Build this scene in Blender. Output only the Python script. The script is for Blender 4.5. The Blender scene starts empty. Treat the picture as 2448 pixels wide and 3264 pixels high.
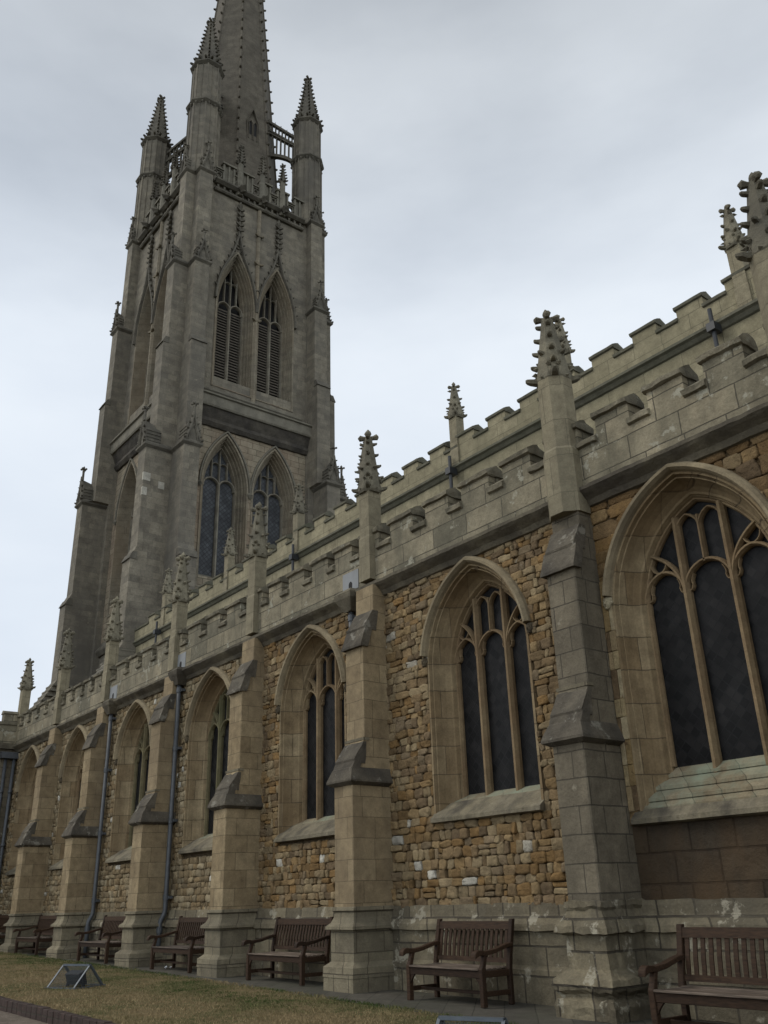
import bpy, bmesh, math, random
from mathutils import Matrix, Vector, noise
random.seed(7)
RAD = math.radians
scene = bpy.context.scene
COL = scene.collection

# ------------------------------------------------------------------ camera
YAW, PITCH, ROLL, FPX = 0.9010, 0.4087, -0.0305, 2845.0
CAM = Vector((0.0, -10.0, 1.36))
sy, cy, sp, cp = math.sin(YAW), math.cos(YAW), math.sin(PITCH), math.cos(PITCH)
fw = Vector((-sy * cp, cy * cp, sp))
rt = Vector((cy, sy, 0))
up = rt.cross(fw)
r2 = rt * math.cos(ROLL) + up * math.sin(ROLL)
u2 = -rt * math.sin(ROLL) + up * math.cos(ROLL)
cd = bpy.data.cameras.new("camera")
cam = bpy.data.objects.new("camera", cd)
COL.objects.link(cam)
m = Matrix((r2, u2, -fw)).transposed().to_4x4()
m.translation = CAM
cam.matrix_world = m
cd.sensor_fit = 'VERTICAL'
cd.sensor_height = 24.0
cd.lens = 24.0 * FPX / 3264.0
cd.clip_start = 0.05
cd.clip_end = 3000
scene.camera = cam

# ------------------------------------------------------------------ sky and sun (overcast)
SUN_EL, SUN_AZ = RAD(46), RAD(222)          # azimuth clockwise from +y
world = bpy.data.worlds.new("World")
scene.world = world
world.use_nodes = True
nt = world.node_tree
N, L = nt.nodes, nt.links
bg = N["Background"]
bg.inputs[1].default_value = 0.1
sky = N.new("ShaderNodeTexSky")
sky.sky_type = 'NISHITA'
sky.sun_disc = False
sky.sun_elevation = SUN_EL
sky.sun_rotation = SUN_AZ
tc = N.new("ShaderNodeTexCoord")
mp = N.new("ShaderNodeMapping")
mp.inputs['Scale'].default_value = (1.0, 1.0, 2.6)
L.new(tc.outputs['Generated'], mp.inputs[0])
cn = N.new("ShaderNodeTexNoise")
cn.inputs['Scale'].default_value = 1.6
cn.inputs['Detail'].default_value = 6
cn.inputs['Roughness'].default_value = 0.5
L.new(mp.outputs[0], cn.inputs['Vector'])
cr = N.new("ShaderNodeValToRGB")
cr.color_ramp.elements[0].position = 0.34
cr.color_ramp.elements[0].color = (0.67, 0.735, 0.82, 1)
cr.color_ramp.elements[1].position = 0.62
cr.color_ramp.elements[1].color = (0.80, 0.855, 0.915, 1)
L.new(cn.outputs['Fac'], cr.inputs[0])
sc_ = N.new("ShaderNodeVectorMath")
sc_.operation = 'SCALE'
sc_.inputs['Scale'].default_value = 11.3
L.new(cr.outputs[0], sc_.inputs[0])
# unseen sky behind the camera, brightened on purpose to light the walls
sx_ = N.new("ShaderNodeSeparateXYZ")
L.new(tc.outputs['Generated'], sx_.inputs[0])
dv = N.new("ShaderNodeVectorMath")
dv.operation = 'DOT_PRODUCT'
dv.inputs[1].default_value = (-0.72, 0.60, 0.25)
L.new(tc.outputs['Generated'], dv.inputs[0])
mr = N.new("ShaderNodeMapRange")
mr.interpolation_type = 'SMOOTHSTEP'
mr.inputs['From Min'].default_value = -0.7
mr.inputs['From Max'].default_value = 0.45
mr.inputs['To Min'].default_value = 1.85
mr.inputs['To Max'].default_value = 1.0
L.new(dv.outputs['Value'], mr.inputs['Value'])
s2_ = N.new("ShaderNodeVectorMath")
s2_.operation = 'SCALE'
L.new(sc_.outputs[0], s2_.inputs[0])
L.new(mr.outputs[0], s2_.inputs['Scale'])
mx = N.new("ShaderNodeMix")
mx.data_type = 'RGBA'
mx.inputs['Factor'].default_value = 0.92
L.new(sky.outputs[0], mx.inputs['A'])
me_ = N.new("ShaderNodeMapRange")
me_.interpolation_type = 'SMOOTHSTEP'
me_.inputs['From Min'].default_value = 0.50
me_.inputs['From Max'].default_value = 0.93
me_.inputs['To Min'].default_value = 1.0
me_.inputs['To Max'].default_value = 0.45
wv = N.new("ShaderNodeMath")
wv.operation = 'MULTIPLY_ADD'
wv.inputs[1].default_value = -0.34
L.new(cn.outputs['Fac'], wv.inputs[0])
wv2 = N.new("ShaderNodeMath")
wv2.operation = 'ADD'
wv2.inputs[1].default_value = 0.17
L.new(sx_.outputs[2], wv.inputs[2])
L.new(wv.outputs[0], wv2.inputs[0])
L.new(wv2.outputs[0], me_.inputs['Value'])
s3_ = N.new("ShaderNodeVectorMath")
s3_.operation = 'SCALE'
L.new(s2_.outputs[0], s3_.inputs[0])
L.new(me_.outputs[0], s3_.inputs['Scale'])
L.new(s3_.outputs[0], mx.inputs['B'])
L.new(mx.outputs['Result'], bg.inputs[0])

sd = bpy.data.lights.new("sun", 'SUN')
sd.energy = 1.4
sd.angle = RAD(28)
sd.color = (1.0, 0.94, 0.85)
sun = bpy.data.objects.new("sun", sd)
COL.objects.link(sun)
sdir = Vector((math.sin(SUN_AZ) * math.cos(SUN_EL), math.cos(SUN_AZ) * math.cos(SUN_EL), math.sin(SUN_EL)))
sun.rotation_euler = (-sdir).to_track_quat('-Z', 'Y').to_euler()

vs = scene.view_settings
vs.view_transform = 'Standard'
vs.look = 'None'
vs.exposure = 0.0
vs.gamma = 1.0
scene.cycles.max_bounces = 5
scene.cycles.diffuse_bounces = 3
scene.cycles.glossy_bounces = 2

# ------------------------------------------------------------------ materials
def new_mat(name):
    mt = bpy.data.materials.new(name)
    mt.use_nodes = True
    return mt, mt.node_tree.nodes, mt.node_tree.links, mt.node_tree.nodes["Principled BSDF"]

def rgba(c, k=1.0):
    return (c[0] * k, c[1] * k, c[2] * k, 1)

def mixnode(N, L, fac, a, b, blend='MIX'):
    x = N.new("ShaderNodeMix")
    x.data_type = 'RGBA'
    x.blend_type = blend
    for sock, val in (('Factor', fac), ('A', a), ('B', b)):
        if hasattr(val, 'is_output'):
            L.new(val, x.inputs[sock])
        else:
            x.inputs[sock].default_value = val
    return x.outputs['Result']

def noise_node(N, L, vec, scale, detail=4, rough=0.55, stretch=None):
    n = N.new("ShaderNodeTexNoise")
    n.inputs['Scale'].default_value = scale
    n.inputs['Detail'].default_value = detail
    n.inputs['Roughness'].default_value = rough
    if stretch:
        mp = N.new("ShaderNodeMapping")
        mp.inputs['Scale'].default_value = stretch
        L.new(vec, mp.inputs[0])
        vec = mp.outputs[0]
    L.new(vec, n.inputs['Vector'])
    return n.outputs['Fac']

def ramp(N, L, fac, p0, p1, c0=(0, 0, 0, 1), c1=(1, 1, 1, 1)):
    r = N.new("ShaderNodeValToRGB")
    r.color_ramp.elements[0].position = p0
    r.color_ramp.elements[0].color = c0
    r.color_ramp.elements[1].position = p1
    r.color_ramp.elements[1].color = c1
    L.new(fac, r.inputs[0])
    return r.outputs[0]

def stone(name, c1, c2, brick=None, mortar=(0.10, 0.085, 0.06), stain=None, stain_amt=0.5, blotch=None,
          blotch_lo=0.62, attr=False, bump=0.35, grain=14.0, rough=0.9, stain_scale=0.8, warp=0.025):
    mt, N, L, B = new_mat(name)
    tc = N.new("ShaderNodeTexCoord")
    vec = tc.outputs['Object']
    mort = None
    if attr:
        at = N.new("ShaderNodeAttribute")
        at.attribute_name = "Col"
        col = at.outputs['Color']
    elif brick:
        sx = N.new("ShaderNodeSeparateXYZ")
        L.new(vec, sx.inputs[0])
        ad = N.new("ShaderNodeMath")
        L.new(sx.outputs[0], ad.inputs[0])
        L.new(sx.outputs[1], ad.inputs[1])
        cb = N.new("ShaderNodeCombineXYZ")
        L.new(ad.outputs[0], cb.inputs[0])
        L.new(sx.outputs[2], cb.inputs[1])
        # a slow warp keeps the courses from being ruler straight
        bt = N.new("ShaderNodeTexBrick")
        bt.inputs['Scale'].default_value = 1.0
        bt.inputs['Brick Width'].default_value = brick[0]
        bt.inputs['Row Height'].default_value = brick[1]
        bt.inputs['Mortar Size'].default_value = brick[2]
        bt.inputs['Mortar Smooth'].default_value = 0.3
        bt.inputs['Bias'].default_value = 0.0
        bt.offset = 0.41
        bt.offset_frequency = 2
        bt.squash = 0.74
        bt.squash_frequency = 3
        bt.inputs['Color1'].default_value = rgba(c1)
        bt.inputs['Color2'].default_value = rgba(c2)
        bt.inputs['Mortar'].default_value = rgba(mortar)
        wn = N.new("ShaderNodeTexNoise")
        wn.inputs['Scale'].default_value = 2.4
        wn.inputs['Detail'].default_value = 3
        L.new(vec, wn.inputs['Vector'])
        wa = N.new("ShaderNodeVectorMath")
        wa.operation = 'MULTIPLY_ADD'
        wa.inputs[1].default_value = (warp, warp, 0)
        L.new(wn.outputs['Color'], wa.inputs[0])
        L.new(cb.outputs[0], wa.inputs[2])
        L.new(wa.outputs[0], bt.inputs['Vector'])
        col = bt.outputs['Color']
        mort = bt.outputs['Fac']
    else:
        col = mixnode(N, L, ramp(N, L, noise_node(N, L, vec, 1.7, 5), 0.35, 0.65), rgba(c1), rgba(c2))
    # mottling
    mo = noise_node(N, L, vec, grain * 0.35, 6, 0.65)
    col = mixnode(N, L, 1.0, col, ramp(N, L, mo, 0.25, 0.75, (0.62, 0.61, 0.6, 1), (1.3, 1.3, 1.28, 1)), 'MULTIPLY')
    gr = noise_node(N, L, vec, grain * 3.0, 3, 0.6)
    col = mixnode(N, L, 1.0, col, ramp(N, L, gr, 0.25, 0.75, (0.8, 0.8, 0.8, 1), (1.16, 1.16, 1.16, 1)), 'MULTIPLY')
    if stain:
        st = noise_node(N, L, vec, stain_scale, 6, 0.62, (1.0, 1.0, 0.32))
        f = ramp(N, L, st, 0.42, 0.68, (0, 0, 0, 1), (stain_amt, stain_amt, stain_amt, 1))
        col = mixnode(N, L, f, col, rgba(stain))
    if blotch:
        bl = noise_node(N, L, vec, 3.3, 7, 0.66)
        f = ramp(N, L, bl, blotch_lo, blotch_lo + 0.05, (0, 0, 0, 1), (0.8, 0.8, 0.8, 1))
        col = mixnode(N, L, f, col, rgba(blotch))
    L.new(col, B.inputs['Base Color'])
    B.inputs['Roughness'].default_value = rough
    B.inputs['Specular IOR Level'].default_value = 0.2
    hn = noise_node(N, L, vec, grain, 6, 0.7)
    h = hn
    if mort:
        mm = N.new("ShaderNodeMath")
        mm.operation = 'MULTIPLY_ADD'
        mm.inputs[1].default_value = -1.2
        L.new(mort, mm.inputs[0])
        L.new(hn, mm.inputs[2])
        h = mm.outputs[0]
    bp = N.new("ShaderNodeBump")
    bp.inputs['Strength'].default_value = bump
    bp.inputs['Distance'].default_value = 0.03
    L.new(h, bp.inputs['Height'])
    L.new(bp.outputs[0], B.inputs['Normal'])
    return mt

def plain(name, col, rough=0.6, metal=0.0, var=0.25, scale=12.0, stretch=None, spec=0.4, col2=None, bump=0.1, per_object=False):
    mt, N, L, B = new_mat(name)
    tc = N.new("ShaderNodeTexCoord")
    n = noise_node(N, L, tc.outputs['Object'], scale, 5, 0.6, stretch)
    a = rgba(col, 1 - var)
    b = rgba(col2 if col2 else col, 1 + var)
    colr = ramp(N, L, n, 0.3, 0.7, a, b)
    if per_object:
        oi = N.new("ShaderNodeObjectInfo")
        colr = mixnode(N, L, 1.0, colr, ramp(N, L, oi.outputs['Random'], 0.0, 1.0, (0.72, 0.72, 0.74, 1), (1.3, 1.27, 1.22, 1)), 'MULTIPLY')
    L.new(colr, B.inputs['Base Color'])
    B.inputs['Roughness'].default_value = rough
    B.inputs['Metallic'].default_value = metal
    B.inputs['Specular IOR Level'].default_value = spec
    bp = N.new("ShaderNodeBump")
    bp.inputs['Strength'].default_value = bump
    bp.inputs['Distance'].default_value = 0.01
    L.new(n, bp.inputs['Height'])
    L.new(bp.outputs[0], B.inputs['Normal'])
    return mt

def glass_mat(name, base, base2, lat, rough=0.25, spec=0.5, scale=(7, 7, 7)):
    """leaded lights: small panes tilted at random between dark leads"""
    mt, N, L, B = new_mat(name)
    tc = N.new("ShaderNodeTexCoord")
    sx = N.new("ShaderNodeSeparateXYZ")
    L.new(tc.outputs['Object'], sx.inputs[0])
    ad = N.new("ShaderNodeMath")
    L.new(sx.outputs[0], ad.inputs[0])
    L.new(sx.outputs[1], ad.inputs[1])
    cb = N.new("ShaderNodeCombineXYZ")
    L.new(ad.outputs[0], cb.inputs[0])
    L.new(sx.outputs[2], cb.inputs[1])
    mp = N.new("ShaderNodeMapping")
    mp.inputs['Rotation'].default_value = (0, 0, RAD(45))
    L.new(cb.outputs[0], mp.inputs[0])
    bt = N.new("ShaderNodeTexBrick")
    bt.offset = 0.0
    bt.inputs['Scale'].default_value = 1.0
    bt.inputs['Brick Width'].default_value = lat
    bt.inputs['Row Height'].default_value = lat
    bt.inputs['Mortar Size'].default_value = lat * 0.07
    bt.inputs['Color1'].default_value = rgba(base)
    bt.inputs['Color2'].default_value = rgba(base2)
    bt.inputs['Mortar'].default_value = (0.012, 0.012, 0.012, 1)
    L.new(mp.outputs[0], bt.inputs['Vector'])
    n = noise_node(N, L, tc.outputs['Object'], 2.2, 4)
    col = mixnode(N, L, 1.0, bt.outputs['Color'], ramp(N, L, n, 0.3, 0.7, (0.55, 0.55, 0.55, 1), (1.4, 1.4, 1.4, 1)), 'MULTIPLY')
    L.new(col, B.inputs['Base Color'])
    B.inputs['Roughness'].default_value = rough
    B.inputs['Specular IOR Level'].default_value = spec
    bp = N.new("ShaderNodeBump")
    bp.inputs['Strength'].default_value = 0.5
    bp.inputs['Distance'].default_value = 0.01
    L.new(bt.outputs['Fac'], bp.inputs['Height'])
    L.new(bp.outputs[0], B.inputs['Normal'])
    return mt

MAT = {}
MAT['rubble'] = stone("rubble_stone", None, None, attr=True, blotch=(0.30, 0.275, 0.215), blotch_lo=0.68, bump=1.0, grain=19, rough=0.95)
MAT['ashlar_warm'] = stone("warm_ashlar", (0.285, 0.222, 0.132), (0.20, 0.15, 0.086), (0.62, 0.33, 0.007), mortar=(0.11, 0.085, 0.05),
                           stain=(0.13, 0.10, 0.065), stain_amt=0.45, bump=0.22, grain=15)
MAT['ashlar_grey'] = stone("grey_ashlar", (0.175, 0.148, 0.104), (0.125, 0.106, 0.076), (0.60, 0.34, 0.009), mortar=(0.06, 0.052, 0.04),
                           stain=(0.075, 0.064, 0.045), stain_amt=0.8, blotch=(0.23, 0.205, 0.15), blotch_lo=0.655, bump=0.7, grain=13)
MAT['dressing'] = stone("window_dressing", (0.255, 0.20, 0.12), (0.175, 0.125, 0.068), (0.8, 0.46, 0.009), mortar=(0.09, 0.068, 0.042),
                        stain=(0.14, 0.095, 0.05), stain_amt=0.5, bump=0.25, grain=12)
MAT['hood'] = stone("hood_mould_stone", (0.25, 0.205, 0.13), (0.20, 0.16, 0.10), None, stain=(0.12, 0.098, 0.066), stain_amt=0.6, bump=0.3, grain=12)
MAT['tracery'] = stone("tracery_stone", (0.22, 0.165, 0.095), (0.18, 0.125, 0.07), None, stain=(0.10, 0.065, 0.035), stain_amt=0.5, bump=0.2, grain=12)
MAT['tracery_algae'] = stone("algae_stained_tracery", (0.17, 0.14, 0.08), (0.13, 0.11, 0.06), None, stain=(0.075, 0.08, 0.04), stain_amt=0.7, bump=0.2, grain=12)
MAT['cap'] = stone("lichened_cap", (0.070, 0.060, 0.046), (0.12, 0.103, 0.076), None, stain=(0.04, 0.036, 0.03), stain_amt=0.7, stain_scale=2.5, blotch=(0.19, 0.175, 0.14), blotch_lo=0.585, bump=0.8, grain=11)
MAT['string'] = stone("dark_string", (0.080, 0.069, 0.050), (0.14, 0.122, 0.085), None, stain=(0.04, 0.034, 0.028), stain_amt=0.6, bump=0.7, grain=10)  # dark mottled stone for string courses and hoppers
MAT['parapet'] = stone("parapet_stone", (0.27, 0.232, 0.158), (0.15, 0.135, 0.096), (0.86, 0.37, 0.010), mortar=(0.075, 0.066, 0.048),
                       stain=(0.085, 0.078, 0.055), stain_amt=0.75, blotch=(0.30, 0.285, 0.22), blotch_lo=0.60, bump=0.7, grain=12, stain_scale=1.2)
MAT['coping'] = stone("weathered_coping", (0.205, 0.18, 0.126), (0.14, 0.125, 0.089), None, stain=(0.06, 0.054, 0.04), stain_amt=0.8, stain_scale=2.2, blotch=(0.25, 0.24, 0.19), blotch_lo=0.62, bump=0.9, grain=12)
MAT['clere'] = stone("clerestory_stone", (0.26, 0.228, 0.148), (0.205, 0.18, 0.115), (0.95, 0.36, 0.007), mortar=(0.10, 0.09, 0.06),
                     stain=(0.15, 0.135, 0.085), stain_amt=0.6, bump=0.35, grain=12)
MAT['clere_cope'] = stone("clerestory_coping", (0.13, 0.122, 0.088), (0.10, 0.094, 0.07), None, stain=(0.07, 0.07, 0.045), stain_amt=0.6, bump=0.5, grain=12)
MAT['pinn'] = stone("pinnacle_stone", (0.225, 0.195, 0.13), (0.19, 0.165, 0.11), (0.7, 0.62, 0.006), mortar=(0.11, 0.095, 0.065),
                    stain=(0.13, 0.115, 0.08), stain_amt=0.5, bump=0.4, grain=14)
MAT['spirelet'] = stone("spirelet_stone", (0.20, 0.178, 0.125), (0.13, 0.117, 0.085), None, stain=(0.07, 0.064, 0.05), stain_amt=0.7, bump=0.8, grain=14)
MAT['plinth'] = stone("plinth_blocks", (0.195, 0.165, 0.108), (0.095, 0.08, 0.054), (0.72, 0.36, 0.014), mortar=(0.055, 0.046, 0.034),
                      stain=(0.075, 0.066, 0.048), stain_amt=0.75, blotch=(0.29, 0.265, 0.20), blotch_lo=0.58, bump=0.9, grain=10, stain_scale=1.5)
MAT['base'] = stone("buttress_base", (0.20, 0.172, 0.115), (0.145, 0.124, 0.085), (0.55, 0.3, 0.01), mortar=(0.08, 0.066, 0.046),
                    stain=(0.10, 0.088, 0.062), stain_amt=0.7, bump=0.6, grain=12, stain_scale=1.4)
MAT['sill'] = stone("copper_stained_sill", (0.23, 0.195, 0.13), (0.17, 0.14, 0.09), (0.55, 3.0, 0.008), mortar=(0.09, 0.075, 0.05),
                    stain=(0.20, 0.25, 0.185), stain_amt=0.8, bump=0.4, grain=12, stain_scale=1.6)
MAT['sill_dark'] = stone("sooty_sill", (0.17, 0.148, 0.105), (0.21, 0.18, 0.12), None, stain=(0.05, 0.044, 0.035), stain_amt=0.9, stain_scale=2.2, bump=0.8, grain=12)
MAT['ironstone'] = stone("ironstone", None, None, attr=True, stain=(0.09, 0.064, 0.038), stain_amt=0.6, bump=1.2, grain=22, stain_scale=1.0)
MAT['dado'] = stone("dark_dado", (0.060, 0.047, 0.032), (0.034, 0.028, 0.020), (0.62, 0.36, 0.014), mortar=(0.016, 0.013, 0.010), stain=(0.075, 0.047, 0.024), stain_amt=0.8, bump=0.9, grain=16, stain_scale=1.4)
MAT['tower'] = stone("tower_stone", (0.200, 0.176, 0.133), (0.138, 0.123, 0.096), (0.62, 0.30, 0.008), mortar=(0.125, 0.11, 0.085),
                     stain=(0.092, 0.084, 0.070), stain_amt=0.85, blotch=(0.215, 0.19, 0.14), blotch_lo=0.64, bump=0.4, grain=6, stain_scale=0.35)
MAT['tower_pale'] = stone("tower_string_stone", (0.17, 0.155, 0.12), (0.14, 0.128, 0.10), None, stain=(0.10, 0.093, 0.075), stain_amt=0.6, bump=0.5, grain=7, stain_scale=0.5)
MAT['tower_new'] = stone("tower_patched_stone", (0.25, 0.215, 0.155), (0.19, 0.158, 0.112), (0.7, 0.34, 0.014), mortar=(0.06, 0.05, 0.036),
                         stain=(0.18, 0.125, 0.085), stain_amt=0.6, bump=0.4, grain=7, stain_scale=0.5)
MAT['tower_soot_shade'] = stone("tower_sooty_shaded_frieze", (0.045, 0.040, 0.034), (0.075, 0.066, 0.052), None, bump=0.8, grain=7)  # soot plus the shade under the gallery band, both put into the colour
MAT['tower_jamb'] = stone("tower_moulding", (0.20, 0.175, 0.13), (0.165, 0.145, 0.108), (3.0, 0.36, 0.008), mortar=(0.09, 0.078, 0.06),
                          stain=(0.19, 0.14, 0.085), stain_amt=0.5, bump=0.3, grain=7, stain_scale=0.5)
MAT['tower_trac'] = stone("tower_tracery", (0.21, 0.195, 0.155), (0.17, 0.155, 0.12), None, stain=(0.12, 0.09, 0.06), stain_amt=0.5, bump=0.2, grain=8)
MAT['carving'] = stone("tower_carving", (0.135, 0.122, 0.096), (0.098, 0.088, 0.07), None, stain=(0.05, 0.046, 0.038), stain_amt=0.6, bump=0.8, grain=8)
MAT['spire'] = stone("spire_stone", (0.115, 0.10, 0.077), (0.095, 0.083, 0.064), (0.8, 0.38, 0.010), mortar=(0.08, 0.07, 0.053),
                     stain=(0.07, 0.062, 0.05), stain_amt=0.6, bump=0.4, grain=5, stain_scale=0.3)
MAT['carved_head'] = stone("carved_head_stone", (0.27, 0.235, 0.16), (0.2, 0.17, 0.11), None, bump=0.4, grain=20)
MAT['carved_dark'] = stone("carved_dark_stone", (0.10, 0.08, 0.05), (0.07, 0.056, 0.038), None, bump=0.6, grain=20)
MAT['glass'] = glass_mat("aisle_glass", (0.006, 0.006, 0.006), (0.016, 0.015, 0.0145), 0.12, rough=0.4, spec=0.09)
MAT['tower_glass'] = glass_mat("tower_glass", (0.05, 0.053, 0.056), (0.028, 0.030, 0.032), 0.17, rough=0.5, spec=0.22)
MAT['dark'] = plain("dark_interior", (0.012, 0.011, 0.010), 0.9)
MAT['louvre'] = plain("louvre_boards", (0.098, 0.084, 0.066), 0.85, var=0.3, scale=5, spec=0.2)
MAT['pipe'] = plain("painted_iron_pipe", (0.056, 0.060, 0.064), 0.5, var=0.22, scale=9, spec=0.4)
MAT['iron'] = plain("black_iron", (0.02, 0.021, 0.022), 0.5, var=0.2)
MAT['lead'] = plain("lead_roof", (0.20, 0.21, 0.22), 0.6, var=0.2, scale=3)
MAT['leadplate'] = plain("lead_plate", (0.19, 0.195, 0.195), 0.6, var=0.12, scale=3)
MAT['leadplate_stone'] = stone("pale_repair_stone", (0.34, 0.32, 0.27), (0.29, 0.27, 0.22), None, bump=0.3, grain=8)
MAT['wood'] = plain("bench_teak", (0.029, 0.016, 0.0085), 0.7, var=0.45, scale=9, stretch=(1, 6, 6), spec=0.18, bump=0.35, per_object=True)
MAT['wood_worn'] = plain("bench_seat_worn", (0.046, 0.029, 0.017), 0.6, var=0.6, scale=8, stretch=(0.35, 7, 5), spec=0.25, col2=(0.10, 0.078, 0.06), bump=0.3, per_object=True)
MAT['steel'] = plain("galvanised_frame", (0.085, 0.098, 0.11), 0.5, metal=0.3, var=0.15)
MAT['white'] = plain("white_paper", (0.75, 0.75, 0.75), 0.8, var=0.05)
MAT['flag'] = stone("flagstones", (0.085, 0.076, 0.06), (0.06, 0.055, 0.045), (0.75, 0.6, 0.01), mortar=(0.035, 0.033, 0.025), stain=(0.055, 0.055, 0.036), stain_amt=0.6, bump=0.4, grain=12)
MAT['kerb'] = stone("kerb_brick", (0.055, 0.036, 0.030), (0.042, 0.029, 0.025), (0.22, 0.2, 0.012), mortar=(0.045, 0.036, 0.028), bump=0.5, grain=18)

def ground_mat(name, cols, bump=0.6):
    mt, N, L, B = new_mat(name)
    tc = N.new("ShaderNodeTexCoord")
    v = tc.outputs['Object']
    a = noise_node(N, L, v, 0.55, 5, 0.6)
    b = noise_node(N, L, v, 9.0, 6, 0.7)
    c = noise_node(N, L, v, 60.0, 4, 0.7)
    col = mixnode(N, L, ramp(N, L, a, 0.42, 0.58), rgba(cols[0]), rgba(cols[1]))
    col = mixnode(N, L, ramp(N, L, b, 0.45, 0.7), col, rgba(cols[2]))
    col = mixnode(N, L, 1.0, col, ramp(N, L, c, 0.25, 0.75, (0.55, 0.55, 0.55, 1), (1.4, 1.4, 1.4, 1)), 'MULTIPLY')
    L.new(col, B.inputs['Base Color'])
    B.inputs['Roughness'].default_value = 1.0
    B.inputs['Specular IOR Level'].default_value = 0.05
    bp = N.new("ShaderNodeBump")
    bp.inputs['Strength'].default_value = bump
    bp.inputs['Distance'].default_value = 0.03
    L.new(c, bp.inputs['Height'])
    L.new(bp.outputs[0], B.inputs['Normal'])
    return mt
MAT['lawn'] = ground_mat("dry_lawn", [(0.14, 0.108, 0.058), (0.07, 0.072, 0.030), (0.19, 0.145, 0.08)])
MAT['path'] = ground_mat("gravel_path", [(0.15, 0.122, 0.096), (0.12, 0.10, 0.08), (0.21, 0.175, 0.14)])
MAT['field'] = ground_mat("far_grass", [(0.07, 0.075, 0.032), (0.05, 0.056, 0.024), (0.09, 0.08, 0.04)])
def blade_mat():
    mt, N, L, B = new_mat("grass_blades")
    at = N.new("ShaderNodeAttribute")
    at.attribute_name = "Col"
    L.new(at.outputs['Color'], B.inputs['Base Color'])
    B.inputs['Roughness'].default_value = 0.9
    B.inputs['Specular IOR Level'].default_value = 0.1
    return mt
MAT['blades'] = blade_mat()

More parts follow.
